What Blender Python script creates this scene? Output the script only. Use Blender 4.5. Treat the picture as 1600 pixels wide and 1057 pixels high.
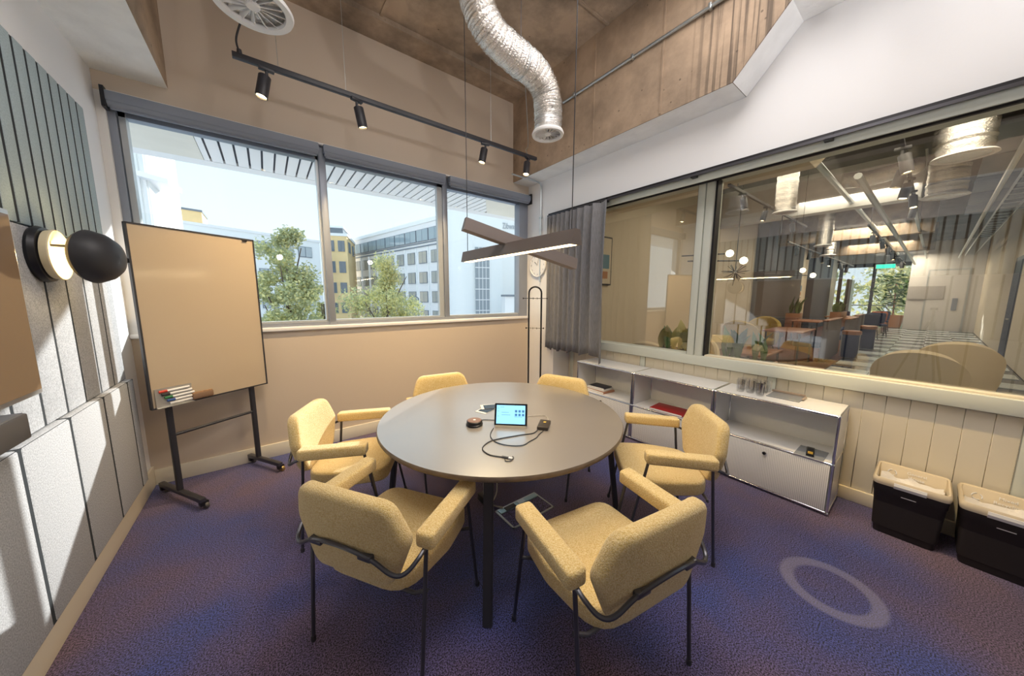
import bpy, bmesh, math, random
from mathutils import Vector, Matrix
random.seed(7)
S = bpy.context.scene
for o in list(bpy.data.objects): bpy.data.objects.remove(o)
COL = S.collection
PI = math.pi

# ------------------------------------------------------------------ camera
H = 1.55
cam = bpy.data.cameras.new('camera'); camo = bpy.data.objects.new('camera', cam); COL.objects.link(camo)
yaw, pitch, roll = math.radians(37.27), math.radians(7.476), math.radians(0.134)
fw = Vector((math.sin(yaw)*math.cos(pitch), math.cos(yaw)*math.cos(pitch), -math.sin(pitch)))
rt = Vector((math.cos(yaw), -math.sin(yaw), 0)); up = rt.cross(fw)
r2 = math.cos(roll)*rt + math.sin(roll)*up; u2 = -math.sin(roll)*rt + math.cos(roll)*up
camo.matrix_world = Matrix(((r2.x, u2.x, -fw.x, 0), (r2.y, u2.y, -fw.y, 0), (r2.z, u2.z, -fw.z, H), (0, 0, 0, 1)))
cam.sensor_width = 36; cam.sensor_fit = 'HORIZONTAL'; cam.lens = 36*499.9/1600; cam.clip_start = 0.02; cam.clip_end = 500
S.camera = camo

# ------------------------------------------------------------------ world, sun, lights, exposure
w = bpy.data.worlds.new('World'); S.world = w; w.use_nodes = True
nt = w.node_tree; nt.nodes.clear()
out = nt.nodes.new('ShaderNodeOutputWorld'); bg = nt.nodes.new('ShaderNodeBackground')
tc = nt.nodes.new('ShaderNodeTexCoord'); sx = nt.nodes.new('ShaderNodeSeparateXYZ'); cr = nt.nodes.new('ShaderNodeValToRGB')
nt.links.new(tc.outputs['Generated'], sx.inputs[0]); nt.links.new(sx.outputs['Z'], cr.inputs[0])
e = cr.color_ramp.elements; e[0].position = 0.0; e[0].color = (.84, .93, .98, 1); e[1].position = 1.0; e[1].color = (.46, .68, 1, 1)
e2 = cr.color_ramp.elements.new(.3); e2.color = (.69, .88, .98, 1)
nt.links.new(cr.outputs[0], bg.inputs[0]); bg.inputs[1].default_value = .98; nt.links.new(bg.outputs[0], out.inputs[0])

def lamp(name, kind, loc, power, color, size=.1, direction=None, **kw):
    L = bpy.data.lights.new(name, kind); L.energy = power; L.color = color
    for k, v in kw.items(): setattr(L, k, v)
    if kind == 'AREA': L.shape = 'RECTANGLE'; L.size = size[0]; L.size_y = size[1]
    elif kind in ('POINT', 'SPOT'): L.shadow_soft_size = size
    o = bpy.data.objects.new(name, L); COL.objects.link(o); o.location = loc
    if direction is not None: o.rotation_euler = Vector(direction).to_track_quat('-Z', 'Y').to_euler()
    return o
sun = lamp('sun', 'SUN', (10, 12, 9), 5.0, (1, .97, .92), direction=(-1.36, -1, -.575)); sun.data.angle = math.radians(.6)
WARM = (1, .80, .56)
lamp('added_overhead_fill', 'AREA', (1.2, .75, 4.05), 50, (1, .95, .92), (2.8, .8), (0, .08, -1))  # added area fill above the view, stands for no known fixture
lamp('added_upward_fill', 'SPOT', (.3, -1.3, 2.4), 84, (1, .96, .94), .06, (.25, .55, 1), spot_size=math.radians(150), spot_blend=1)  # pair of unseen spots added to brighten the ceiling, not real uplighters
lamp('added_upward_fill', 'SPOT', (2.2, -1.3, 2.4), 84, (1, .96, .94), .06, (-.1, .55, 1), spot_size=math.radians(150), spot_blend=1)
for x, yy, pw in ((5.3, .3, 50), (6.9, 1.9, 24), (9.9, 1.2, 60), (14, 1.5, 100), (19, 1.5, 115), (23.5, 1.2, 110)):
    lamp('added_lounge_fill', 'AREA', (x, yy, 3.55), pw, (1, .84, .62), (1.6, 1.6), (0, 0, -1))  # invented area fills that brighten the lounge, the nearest for the cream tub chairs
S.view_settings.view_transform = 'Standard'; S.view_settings.look = 'None'
S.view_settings.exposure = 0.45; S.view_settings.gamma = 1.0
S.view_settings.use_curve_mapping = False

# ------------------------------------------------------------------ materials
def mat(name, col, rough=.6, metal=0, var=0, scale=8, bump=0, bscale=None, col2=None, emit=None, strength=1, spec=None, coat=0, detail=4, stretch=None, sheen=0):
    m = bpy.data.materials.new(name); m.use_nodes = True; n = m.node_tree; b = n.nodes['Principled BSDF']
    b.inputs['Base Color'].default_value = (*col, 1); b.inputs['Roughness'].default_value = rough; b.inputs['Metallic'].default_value = metal
    if spec is not None: b.inputs['Specular IOR Level'].default_value = spec
    if coat: b.inputs['Coat Weight'].default_value = coat; b.inputs['Coat Roughness'].default_value = .16
    if sheen: b.inputs['Sheen Weight'].default_value = sheen; b.inputs['Sheen Roughness'].default_value = .6
    if emit: b.inputs['Emission Color'].default_value = (*emit, 1); b.inputs['Emission Strength'].default_value = strength
    t = n.nodes.new('ShaderNodeTexCoord'); mp = n.nodes.new('ShaderNodeMapping'); n.links.new(t.outputs['Object'], mp.inputs[0])
    if stretch: mp.inputs['Scale'].default_value = stretch
    if var or col2:
        ns = n.nodes.new('ShaderNodeTexNoise'); ns.inputs['Scale'].default_value = scale; ns.inputs['Detail'].default_value = detail
        n.links.new(mp.outputs[0], ns.inputs[0]); r = n.nodes.new('ShaderNodeValToRGB')
        c2 = col2 or tuple(max(0, c*(1-var)) for c in col); c1 = col if col2 else tuple(min(1, c*(1+var*.6)) for c in col)
        r.color_ramp.elements[0].position = .33; r.color_ramp.elements[1].position = .67
        r.color_ramp.elements[0].color = (*c2, 1); r.color_ramp.elements[1].color = (*c1, 1)
        n.links.new(ns.outputs['Fac'], r.inputs[0]); n.links.new(r.outputs[0], b.inputs['Base Color'])
    if bump:
        nb = n.nodes.new('ShaderNodeTexNoise'); nb.inputs['Scale'].default_value = bscale or scale*4; nb.inputs['Detail'].default_value = 5
        n.links.new(mp.outputs[0], nb.inputs[0]); bp = n.nodes.new('ShaderNodeBump'); bp.inputs['Strength'].default_value = bump; bp.inputs['Distance'].default_value = .01
        n.links.new(nb.outputs['Fac'], bp.inputs['Height']); n.links.new(bp.outputs[0], b.inputs['Normal'])
    return m

def glassmat(name, tint=(1, 1, 1), f0=.045, rough=0.0):
    m = bpy.data.materials.new(name); m.use_nodes = True; n = m.node_tree; n.nodes.clear(); N = n.nodes.new; L = n.links.new
    o = N('ShaderNodeOutputMaterial'); t = N('ShaderNodeBsdfTransparent'); g = N('ShaderNodeBsdfGlossy')
    t.inputs[0].default_value = (*tint, 1); g.inputs['Roughness'].default_value = rough
    geo = N('ShaderNodeNewGeometry'); d = N('ShaderNodeVectorMath'); d.operation = 'DOT_PRODUCT'; L(geo.outputs['Normal'], d.inputs[0]); L(geo.outputs['Incoming'], d.inputs[1])
    a = N('ShaderNodeMath'); a.operation = 'ABSOLUTE'; L(d.outputs['Value'], a.inputs[0])
    i = N('ShaderNodeMath'); i.operation = 'SUBTRACT'; i.inputs[0].default_value = 1; L(a.outputs[0], i.inputs[1])
    p = N('ShaderNodeMath'); p.operation = 'POWER'; p.inputs[1].default_value = 5; L(i.outputs[0], p.inputs[0])
    q = N('ShaderNodeMath'); q.operation = 'MULTIPLY_ADD'; q.inputs[1].default_value = 1-f0; q.inputs[2].default_value = f0; q.use_clamp = True; L(p.outputs[0], q.inputs[0])
    x = N('ShaderNodeMixShader'); L(q.outputs[0], x.inputs[0]); L(t.outputs[0], x.inputs[1]); L(g.outputs[0], x.inputs[2]); L(x.outputs[0], o.inputs[0])
    return m

def carpet():
    m = mat('carpet', (.05, .05, .11), .95, 0, sheen=.25); n = m.node_tree; b = n.nodes['Principled BSDF']; N = n.nodes.new; L = n.links.new
    b.inputs['Specular IOR Level'].default_value = .15
    g = N('ShaderNodeNewGeometry')
    big = N('ShaderNodeTexNoise'); big.inputs['Scale'].default_value = 1.15; big.inputs['Detail'].default_value = 5; L(g.outputs['Position'], big.inputs[0])
    r = N('ShaderNodeValToRGB'); r.color_ramp.elements[0].position = .38; r.color_ramp.elements[1].position = .62
    r.color_ramp.elements[0].color = (.038, .050, .185, 1); r.color_ramp.elements[1].color = (.098, .060, .098, 1); L(big.outputs['Fac'], r.inputs[0])
    fine = N('ShaderNodeTexNoise'); fine.inputs['Scale'].default_value = 170; fine.inputs['Detail'].default_value = 3; L(g.outputs['Position'], fine.inputs[0])
    fr = N('ShaderNodeMapRange'); fr.inputs[1].default_value = .40; fr.inputs[2].default_value = .60; fr.inputs[3].default_value = .08; fr.inputs[4].default_value = 2.2; L(fine.outputs['Fac'], fr.inputs[0])
    mul = N('ShaderNodeMix'); mul.data_type = 'RGBA'; mul.blend_type = 'MULTIPLY'; mul.inputs[0].default_value = 1; L(r.outputs[0], mul.inputs[6]); L(fr.outputs[0], mul.inputs[7])
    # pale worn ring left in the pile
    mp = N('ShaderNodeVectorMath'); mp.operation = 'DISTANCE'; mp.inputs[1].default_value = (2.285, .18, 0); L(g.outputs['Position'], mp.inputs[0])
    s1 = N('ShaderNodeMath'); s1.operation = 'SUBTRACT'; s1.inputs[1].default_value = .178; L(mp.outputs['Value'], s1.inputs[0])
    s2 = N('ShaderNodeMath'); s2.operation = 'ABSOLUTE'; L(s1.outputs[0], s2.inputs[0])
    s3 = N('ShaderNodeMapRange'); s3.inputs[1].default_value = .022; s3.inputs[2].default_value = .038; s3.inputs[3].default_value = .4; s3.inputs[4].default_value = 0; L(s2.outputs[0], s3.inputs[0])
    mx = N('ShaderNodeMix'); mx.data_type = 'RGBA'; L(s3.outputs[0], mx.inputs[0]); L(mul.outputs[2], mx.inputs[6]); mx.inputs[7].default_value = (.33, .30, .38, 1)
    L(mx.outputs[2], b.inputs['Base Color'])
    bp = N('ShaderNodeBump'); bp.inputs['Strength'].default_value = .5; bp.inputs['Distance'].default_value = .008; L(fine.outputs['Fac'], bp.inputs['Height']); L(bp.outputs[0], b.inputs['Normal'])
    return m

def concrete(name, c1, c2, stains=False):
    m = mat(name, c1, .85); n = m.node_tree; b = n.nodes['Principled BSDF']; N = n.nodes.new; L = n.links.new
    g = N('ShaderNodeNewGeometry')
    a = N('ShaderNodeTexNoise'); a.inputs['Scale'].default_value = 1.7; a.inputs['Detail'].default_value = 9; a.inputs['Roughness'].default_value = .65; L(g.outputs['Position'], a.inputs[0])
    r = N('ShaderNodeValToRGB'); r.color_ramp.elements[0].position = .36; r.color_ramp.elements[1].position = .62
    r.color_ramp.elements[0].color = (*c2, 1); r.color_ramp.elements[1].color = (*c1, 1); L(a.outputs['Fac'], r.inputs[0])
    sp = N('ShaderNodeTexVoronoi'); sp.inputs['Scale'].default_value = 9; L(g.outputs['Position'], sp.inputs[0])
    mr = N('ShaderNodeMapRange'); mr.inputs[1].default_value = .05; mr.inputs[2].default_value = .09; mr.inputs[3].default_value = .45; mr.inputs[4].default_value = 1; L(sp.outputs['Distance'], mr.inputs[0])
    mul = N('ShaderNodeMix'); mul.data_type = 'RGBA'; mul.blend_type = 'MULTIPLY'; mul.inputs[0].default_value = 1; L(r.outputs[0], mul.inputs[6]); L(mr.outputs[0], mul.inputs[7])
    outp = mul.outputs[2]
    if stains:   # dark drip runs down the beam face
        mp = N('ShaderNodeMapping'); mp.inputs['Scale'].default_value = (1, 22, .35); L(g.outputs['Position'], mp.inputs[0])
        d = N('ShaderNodeTexNoise'); d.inputs['Scale'].default_value = 1.4; d.inputs['Detail'].default_value = 3; L(mp.outputs[0], d.inputs[0])
        dr = N('ShaderNodeMapRange'); dr.inputs[1].default_value = .50; dr.inputs[2].default_value = .58; L(d.outputs['Fac'], dr.inputs[0])
        sy = N('ShaderNodeSeparateXYZ'); L(g.outputs['Position'], sy.inputs[0])
        lim = N('ShaderNodeMapRange'); lim.inputs[1].default_value = 1.45; lim.inputs[2].default_value = 1.2; lim.inputs[3].default_value = 0; lim.inputs[4].default_value = .75; L(sy.outputs['Y'], lim.inputs[0])
        f = N('ShaderNodeMath'); f.operation = 'MULTIPLY'; L(dr.outputs[0], f.inputs[0]); L(lim.outputs[0], f.inputs[1])
        mx = N('ShaderNodeMix'); mx.data_type = 'RGBA'; L(f.outputs[0], mx.inputs[0]); L(outp, mx.inputs[6]); mx.inputs[7].default_value = (.06, .045, .035, 1); outp = mx.outputs[2]
    L(outp, b.inputs['Base Color'])
    bp = N('ShaderNodeBump'); bp.inputs['Strength'].default_value = .5; bp.inputs['Distance'].default_value = .03; L(a.outputs['Fac'], bp.inputs['Height']); L(bp.outputs[0], b.inputs['Normal'])
    return m

def stripes(name, ca, cb, axis, freq, duty=.5, rough=.7):
    m = mat(name, ca, rough); n = m.node_tree; b = n.nodes['Principled BSDF']; N = n.nodes.new; L = n.links.new
    t = N('ShaderNodeTexCoord'); s = N('ShaderNodeSeparateXYZ'); L(t.outputs['Object'], s.inputs[0])
    a = N('ShaderNodeMath'); a.operation = 'MULTIPLY'; a.inputs[1].default_value = freq; L(s.outputs[axis], a.inputs[0])
    f = N('ShaderNodeMath'); f.operation = 'FRACT'; L(a.outputs[0], f.inputs[0])
    g = N('ShaderNodeMath'); g.operation = 'GREATER_THAN'; g.inputs[1].default_value = duty; L(f.outputs[0], g.inputs[0])
    x = N('ShaderNodeMix'); x.data_type = 'RGBA'; L(g.outputs[0], x.inputs[0]); x.inputs[6].default_value = (*ca, 1); x.inputs[7].default_value = (*cb, 1); L(x.outputs[2], b.inputs['Base Color'])
    return m

def perforated(name, col, hole):
    m = mat(name, col, .45); n = m.node_tree; b = n.nodes['Principled BSDF']; N = n.nodes.new; L = n.links.new
    t = N('ShaderNodeTexCoord'); v = N('ShaderNodeTexVoronoi'); v.voronoi_dimensions = '2D'; v.inputs['Scale'].default_value = 95; v.inputs['Randomness'].default_value = 0
    sp = N('ShaderNodeSeparateXYZ'); cb = N('ShaderNodeCombineXYZ'); L(t.outputs['Object'], sp.inputs[0]); L(sp.outputs['Y'], cb.inputs['X']); L(sp.outputs['Z'], cb.inputs['Y']); L(cb.outputs[0], v.inputs[0])
    g = N('ShaderNodeMapRange'); g.inputs[1].default_value = .22; g.inputs[2].default_value = .30; L(v.outputs['Distance'], g.inputs[0])
    x = N('ShaderNodeMix'); x.data_type = 'RGBA'; L(g.outputs[0], x.inputs[0]); x.inputs[6].default_value = (*hole, 1); x.inputs[7].default_value = (*col, 1); L(x.outputs[2], b.inputs['Base Color'])
    return m

M = {}
M['carpet'] = carpet()
M['white_wall'] = mat('white_paint', (.85, .85, .86), .75, bump=.05, bscale=60)
M['beige_wall'] = mat('beige_paint', (.60, .505, .405), .75, bump=.05, bscale=60)
M['lower_beige'] = mat('cream_paint', (.76, .70, .57), .6)
M['reveal'] = mat('reveal_paint', (.82, .81, .80), .7)
M['sage'] = mat('pale_sage_paint', (.66, .69, .62), .55)
M['groove'] = mat('groove_dark', (.34, .33, .28), .9)
M['cream'] = mat('cream_skirting', (.80, .72, .56), .55)
M['conc_ceil'] = concrete('ceiling_concrete', (.50, .385, .28), (.19, .15, .115))
M['conc_beam'] = concrete('beam_concrete', (.47, .345, .24), (.25, .185, .13), True)
M['white_conc'] = mat('painted_concrete', (.86, .87, .87), .8, var=.06, scale=6, bump=.35, bscale=25)
M['frame'] = mat('grey_aluminium', (.31, .34, .40), .4, .4)
M['frame_lt'] = mat('silver_aluminium', (.55, .58, .60), .35, .5)
M['blind'] = mat('blind_grey', (.24, .27, .33), .55)
M['black'] = mat('black_metal', (.018, .018, .022), .38, .3)
M['steel'] = mat('dark_steel_tube', (.10, .10, .115), .3, .7)
M['dkframe'] = mat('charcoal_powdercoat', (.035, .035, .042), .45)
M['glass'] = glassmat('window_glass', (.985, .995, .99), .02)
M['glass2'] = glassmat('partition_glass', (.94, .955, .955), .15)
M['tumbler'] = glassmat('tumbler_glass', (1, 1, 1), .12)
M['felt_up'] = mat('pale_teal_felt', (.40, .49, .52), .95, var=.14, scale=150, bump=.25, bscale=300)
M['felt'] = mat('grey_felt', (.43, .44, .46), .95, var=.30, scale=170, bump=.25, bscale=320)
M['felt_back'] = mat('dark_felt', (.02, .025, .03), .95)
M['yellow'] = mat('mustard_boucle', (.90, .72, .38), .9, col2=(.70, .47, .13), scale=190, detail=2, bump=.7, bscale=230, sheen=.35)
M['table'] = mat('taupe_laminate', (.26, .23, .205), .36, var=.03, scale=3, spec=1.0, coat=1.0)
_tb = M['table'].node_tree.nodes['Principled BSDF']; _tb.inputs['IOR'].default_value = 1.9; _tb.inputs['Coat IOR'].default_value = 1.9; _tb.inputs['Coat Roughness'].default_value = .27
M['tedge'] = mat('table_edge', (.19, .145, .105), .45, var=.2, scale=20)
M['chrome'] = mat('chrome', (.75, .77, .80), .12, 1)
M['usm'] = mat('white_enamel', (.80, .80, .80), .3)
M['usm_perf'] = perforated('perforated_white_metal', (.84, .83, .81), (.34, .34, .35))
M['foil'] = mat('crinkled_foil', (.84, .82, .79), .22, 1, bump=1.0, bscale=55, stretch=(1, 1, 2.2))
M['zinc'] = mat('galvanised_steel', (.55, .60, .62), .35, .9)
M['wplastic'] = mat('white_plastic', (.82, .82, .82), .45)
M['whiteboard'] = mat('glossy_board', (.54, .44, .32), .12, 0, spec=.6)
M['bin'] = mat('dark_brown_plastic', (.022, .018, .019), .55, spec=.3)
M['binlid'] = mat('cream_plastic', (.66, .57, .42), .5)
M['bag'] = mat('plastic_bag', (.70, .68, .66), .35, bump=.6, bscale=30)
M['curtain'] = mat('grey_linen', (.27, .27, .285), .9, var=.36, scale=14, stretch=(40, 40, 1), bump=.2, bscale=200)
M['shade'] = mat('graphite_shade', (.035, .035, .04), .5)
M['dish'] = mat('cream_dish', (.85, .74, .50), .6)
M['lamp_on'] = mat('warm_led', (1, .8, .5), .5, emit=(1, .74, .36), strength=16)
M['bar_on'] = mat('pendant_diffuser', (1, .9, .7), .5, emit=(1, .76, .40), strength=6.5)
M['pend'] = mat('pendant_bronze', (.20, .165, .15), .5, .2)
M['scr_bez'] = mat('screen_bezel', (.008, .01, .014), .2)
M['scr_on'] = mat('tablet_display', (.2, .5, .75), .2, emit=(.28, .62, .93), strength=.85)
M['scr_white'] = mat('tablet_icons', (.8, .9, 1), .4, emit=(.65, .85, 1), strength=.9)
M['tvglass'] = mat('television_screen', (.30, .20, .12), .08, 0, spec=.8)
M['silver'] = mat('silver_plastic', (.50, .50, .50), .3, .5)
M['cord'] = mat('black_rubber', (.03, .03, .035), .5)
M['wcord'] = mat('grey_rubber', (.45, .42, .38), .5)
M['red'] = mat('red_cover', (.36, .02, .02), .5)
M['paper'] = mat('paper', (.80, .80, .78), .7)
M['slate'] = mat('slate_glass', (.24, .26, .29), .15)
M['gold'] = mat('gold_sticker', (.75, .50, .08), .4)
M['silverware'] = mat('brass_wood', (.38, .30, .24), .4)
M['rubber'] = mat('caster_rubber', (.12, .11, .10), .5)
M['brass'] = mat('brass_caster', (.50, .36, .14), .35, .8)
M['exit'] = mat('exit_green', (.0, .6, .4), .5, emit=(.05, .85, .55), strength=1.2)

# ------------------------------------------------------------------ geometry helpers
def link(name, bm, m, parent=None, smooth=False, kind=None):
    me = bpy.data.meshes.new(name); bmesh.ops.recalc_face_normals(bm, faces=bm.faces[:]); bm.to_mesh(me); bm.free()
    for mm in (m if isinstance(m, (list, tuple)) else [m]): me.materials.append(mm)
    if smooth:
        for p in me.polygons: p.use_smooth = True
        try: me.set_sharp_from_angle(angle=math.radians(40))
        except Exception: pass
    o = bpy.data.objects.new(name, me); COL.objects.link(o)
    if parent is not None: o.parent = parent
    if kind: o['kind'] = kind
    return o
def add_box(bm, a, b, bev=0, seg=2):
    vs = [bm.verts.new((x, y, z)) for x in (a[0], b[0]) for y in (a[1], b[1]) for z in (a[2], b[2])]
    fs = [bm.faces.new([vs[i] for i in f]) for f in ((0, 1, 3, 2), (4, 6, 7, 5), (0, 4, 5, 1), (2, 3, 7, 6), (0, 2, 6, 4), (1, 5, 7, 3))]
    if bev:
        es = list({e for f in fs for e in f.edges}); bmesh.ops.bevel(bm, geom=es, offset=bev, segments=seg, affect='EDGES', profile=.5)
def box(name, a, b, m, parent=None, bev=0, kind=None, seg=2):
    a, b = [min(p, q) for p, q in zip(a, b)], [max(p, q) for p, q in zip(a, b)]
    bm = bmesh.new(); add_box(bm, a, b, bev, seg); return link(name, bm, m, parent, bool(bev), kind)
def add_tube(bm, pts, r, seg=8, closed=False, cap=True):
    pts = [Vector(p) for p in pts]; n = len(pts); rings = []
    rad = r if isinstance(r, (list, tuple)) else [r]*n
    prev = None
    for i, p in enumerate(pts):
        a = pts[(i-1) % n] if (i > 0 or closed) else p; b = pts[(i+1) % n] if (i < n-1 or closed) else p
        t = (b-a).normalized()
        if prev is None: prev = t.orthogonal().normalized()
        prev = (prev - t*prev.dot(t)).normalized(); q = t.cross(prev)
        rings.append([bm.verts.new(p + rad[i]*(math.cos(2*PI*k/seg)*prev + math.sin(2*PI*k/seg)*q)) for k in range(seg)])
    for i in range(n if closed else n-1):
        A, B = rings[i], rings[(i+1) % n]
        for k in range(seg): bm.faces.new((A[k], A[(k+1) % seg], B[(k+1) % seg], B[k]))
    if cap and not closed: bm.faces.new(rings[0][::-1]); bm.faces.new(rings[-1])
def tube(name, pts, r, m, parent=None, seg=8, closed=False, kind=None):
    bm = bmesh.new(); add_tube(bm, pts, r, seg, closed); return link(name, bm, m, parent, True, kind)
def smooth_path(pts, n=8):
    P = [Vector(p) for p in pts]; out = []
    for i in range(len(P)-1):
        a, b, c, d = P[max(i-1, 0)], P[i], P[i+1], P[min(i+2, len(P)-1)]
        for k in range(n):
            t = k/n; out.append(.5*((2*b)+(-a+c)*t+(2*a-5*b+4*c-d)*t*t+(-a+3*b-3*c+d)*t**3))
    out.append(P[-1]); return out
def add_lathe(bm, prof, c=(0, 0, 0), axis='Z', seg=24, mtx=None, cap=True):
    rings = []; c = Vector(c)
    for r, h in prof:
        ring = []
        for k in range(seg):
            a = 2*PI*k/seg; v = Vector((r*math.cos(a), r*math.sin(a), h))
            if axis == 'X': v = Vector((v.z, v.x, v.y))
            if axis == 'Y': v = Vector((v.x, v.z, v.y))
            if mtx is not None: v = mtx @ v
            ring.append(bm.verts.new(v + c))
        rings.append(ring)
    for A, B in zip(rings, rings[1:]):
        for k in range(seg): bm.faces.new((A[k], A[(k+1) % seg], B[(k+1) % seg], B[k]))
    cap = cap and prof[0] != prof[-1]
    if cap and prof[0][0] > 1e-5: bm.faces.new(rings[0])
    if cap and prof[-1][0] > 1e-5: bm.faces.new(rings[-1])
    bmesh.ops.remove_doubles(bm, verts=[v for R in (rings[0], rings[-1]) for v in R], dist=1e-6)
def lathe(name, prof, m, parent=None, c=(0, 0, 0), axis='Z', seg=24, mtx=None, kind=None, cap=True):
    bm = bmesh.new(); add_lathe(bm, prof, c, axis, seg, mtx, cap); return link(name, bm, m, parent, True, kind)
def prism(name, pts, a, b, m, parent=None, axis='X', kind=None, bev=0):
    """closed outline swept from a to b along axis (outline coordinates are the two other axes in order)"""
    bm = bmesh.new()
    def V(p, h):
        return {'X': (h, p[0], p[1]), 'Y': (p[0], h, p[1]), 'Z': (p[0], p[1], h)}[axis]
    A = [bm.verts.new(V(p, a)) for p in pts]; B = [bm.verts.new(V(p, b)) for p in pts]; n = len(pts)
    bm.faces.new(A); bm.faces.new(B[::-1])
    for i in range(n): bm.faces.new((A[i], A[(i+1) % n], B[(i+1) % n], B[i]))
    if bev: bmesh.ops.bevel(bm, geom=bm.edges[:], offset=bev, segments=2, affect='EDGES')
    return link(name, bm, m, parent, bool(bev), kind)
def round_poly(pts, r, n=5):
    out = []; N = len(pts); rr = r if isinstance(r, (list, tuple)) else [r]*N
    for i in range(N):
        p = Vector(pts[i]); a = Vector(pts[i-1]); b = Vector(pts[(i+1) % N]); d1 = (a-p).normalized(); d2 = (b-p).normalized()
        ang = d1.angle(d2); L = min(rr[i]/math.tan(ang/2), (a-p).length*.49, (b-p).length*.49)
        s, e_ = p+d1*L, p+d2*L
        for k in range(n+1):
            t = k/n; out.append(tuple((1-t)**2*s + 2*t*(1-t)*p + t*t*e_))
    return out
def cushion(name, outline, t, r, m, parent=None, puff=0, deform=None, rings=3, plane='XY'):
    """upholstered slab: outline in a plane, thickness t, rolled edges of radius r, slightly domed faces"""
    n = len(outline); cx = sum(p[0] for p in outline)/n; cy = sum(p[1] for p in outline)/n
    P = [Vector((p[0]-cx, p[1]-cy)) for p in outline]; bm = bmesh.new()
    nor = []
    for i in range(n):
        d = (P[(i+1) % n]-P[i-1]); d = Vector((d.y, -d.x)); d.normalize() if d.length else None
        if d.dot(P[i]) < 0: d = -d
        nor.append(d)
    def V(p, h):
        v = {'XY': Vector((p[0]+cx, p[1]+cy, h)), 'XZ': Vector((p[0]+cx, h, p[1]+cy)), 'YZ': Vector((h, p[0]+cx, p[1]+cy))}[plane]
        return bm.verts.new(deform(v) if deform else v)
    allr = []
    inner = (.25, .55, .8, 1.0)
    for s in inner: allr.append([V((p-nn*r)*s, -t/2 - puff*(1-s*s)) for p, nn in zip(P, nor)])
    for k in range(1, rings+1):
        a = -PI/2 + PI/2*k/rings; allr.append([V(p-nn*r*(1-math.cos(a)), -t/2+r+r*math.sin(a)) for p, nn in zip(P, nor)])
    for k in range(0, rings):
        a = PI/2*k/rings; allr.append([V(p-nn*r*(1-math.cos(a)), t/2-r+r*math.sin(a)) for p, nn in zip(P, nor)])
    for s in inner[::-1]: allr.append([V((p-nn*r)*s, t/2 + puff*(1-s*s)) for p, nn in zip(P, nor)])
    for A, B in zip(allr, allr[1:]):
        for i in range(n): bm.faces.new((A[i], A[(i+1) % n], B[(i+1) % n], B[i]))
    bm.faces.new(allr[0]); bm.faces.new(allr[-1])
    o = link(name, bm, m, parent, True)
    for p_ in o.data.polygons: p_.use_smooth = True
    return o
def tag(o, label, cat, group=None, kind=None):
    o['label'] = label; o['category'] = cat
    if group: o['group'] = group
    if kind: o['kind'] = kind
    return o
def thing(name, label, cat, loc=(0, 0, 0), rz=0, group=None):
    o = bpy.data.objects.new(name, None); COL.objects.link(o); o.empty_display_size = .1
    o.location = loc; o.rotation_euler = (0, 0, rz); return tag(o, label, cat, group)
def dup(root, loc, rz, label, group=None, scale=None):
    r = root.copy(); COL.objects.link(r); r.location = loc; r.rotation_euler = (0, 0, rz); r['label'] = label
    if scale: r.scale = scale
    if group: r['group'] = group
    for ch in list(root.children):
        c = ch.copy(); COL.objects.link(c); c.parent = r
        for g in list(ch.children):
            d = g.copy(); COL.objects.link(d); d.parent = c
    return r
def struct(o): o['kind'] = 'structure'; return o
def text(name, body, size, m, parent=None, loc=(0, 0, 0), rot=(0, 0, 0), ext=.0008):
    c = bpy.data.curves.new(name, 'FONT'); c.body = body; c.size = size; c.extrude = ext; c.align_x = 'CENTER'; c.align_y = 'CENTER'
    o = bpy.data.objects.new(name, c); COL.objects.link(o); c.materials.append(m); o.location = loc; o.rotation_euler = rot
    dg_ = bpy.context.evaluated_depsgraph_get(); me = bpy.data.meshes.new_from_object(o.evaluated_get(dg_)); bpy.data.objects.remove(o)
    o = bpy.data.objects.new(name, me); COL.objects.link(o); o.location = loc; o.rotation_euler = rot
    if parent is not None: o.parent = parent
    return o

# ================================================================== ROOM SHELL
XL, YW = -.86, 3.735
struct(box('floor', (XL-.1, -3.1, -.12), (3.55, YW+.1, 0), M['carpet']))
wl = struct(box('wall_left', (XL-.15, -3.1, 0), (XL, YW+.2, 4.5), M['white_wall']))
struct(box('wall_back', (XL, -3.2, 0), (3.6, -3.1, 4.5), M['white_wall']))
# window wall: lower part, upper part, piers at both sides of the opening
wf = bpy.data.objects.new('wall_far', None); COL.objects.link(wf); wf['kind'] = 'structure'
box('lower_wall', (XL, YW, 0), (3.5, YW+.2, 1.215), M['beige_wall'], wf)
box('upper_wall', (XL, YW, 2.99), (3.5, YW+.2, 4.5), M['beige_wall'], wf)
box('corner_pier', (3.14, YW, 1.215), (3.5, YW+.2, 2.99), M['white_wall'], wf)
box('left_reveal', (XL, YW, 1.215), (-.815, YW+.2, 2.99), M['reveal'], wf)
struct(box('trim_1', (XL, YW-.03, 1.215), (3.139, YW+.2, 1.25), M['reveal'], None, .006))
# concrete ceiling with form joints
ce = struct(box('ceiling', (XL, -3.1, 4.18), (3.6, 3.45, 4.45), M['conc_ceil']))
for k, (x, y0, y1) in enumerate(((1.05, -3.1, 3.45),)):
    box('form_joint', (x, y0, 4.165), (x+.03, y1, 4.18), M['conc_ceil'], ce)
for y in (2.2, .9, -.4): box('form_joint', (XL, y, 4.17), (2.855, y+.025, 4.18), M['conc_ceil'], ce)
struct(box('trim_2', (XL, 3.45, 4.13), (3.5, YW, 4.45), M['conc_ceil']))
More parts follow.
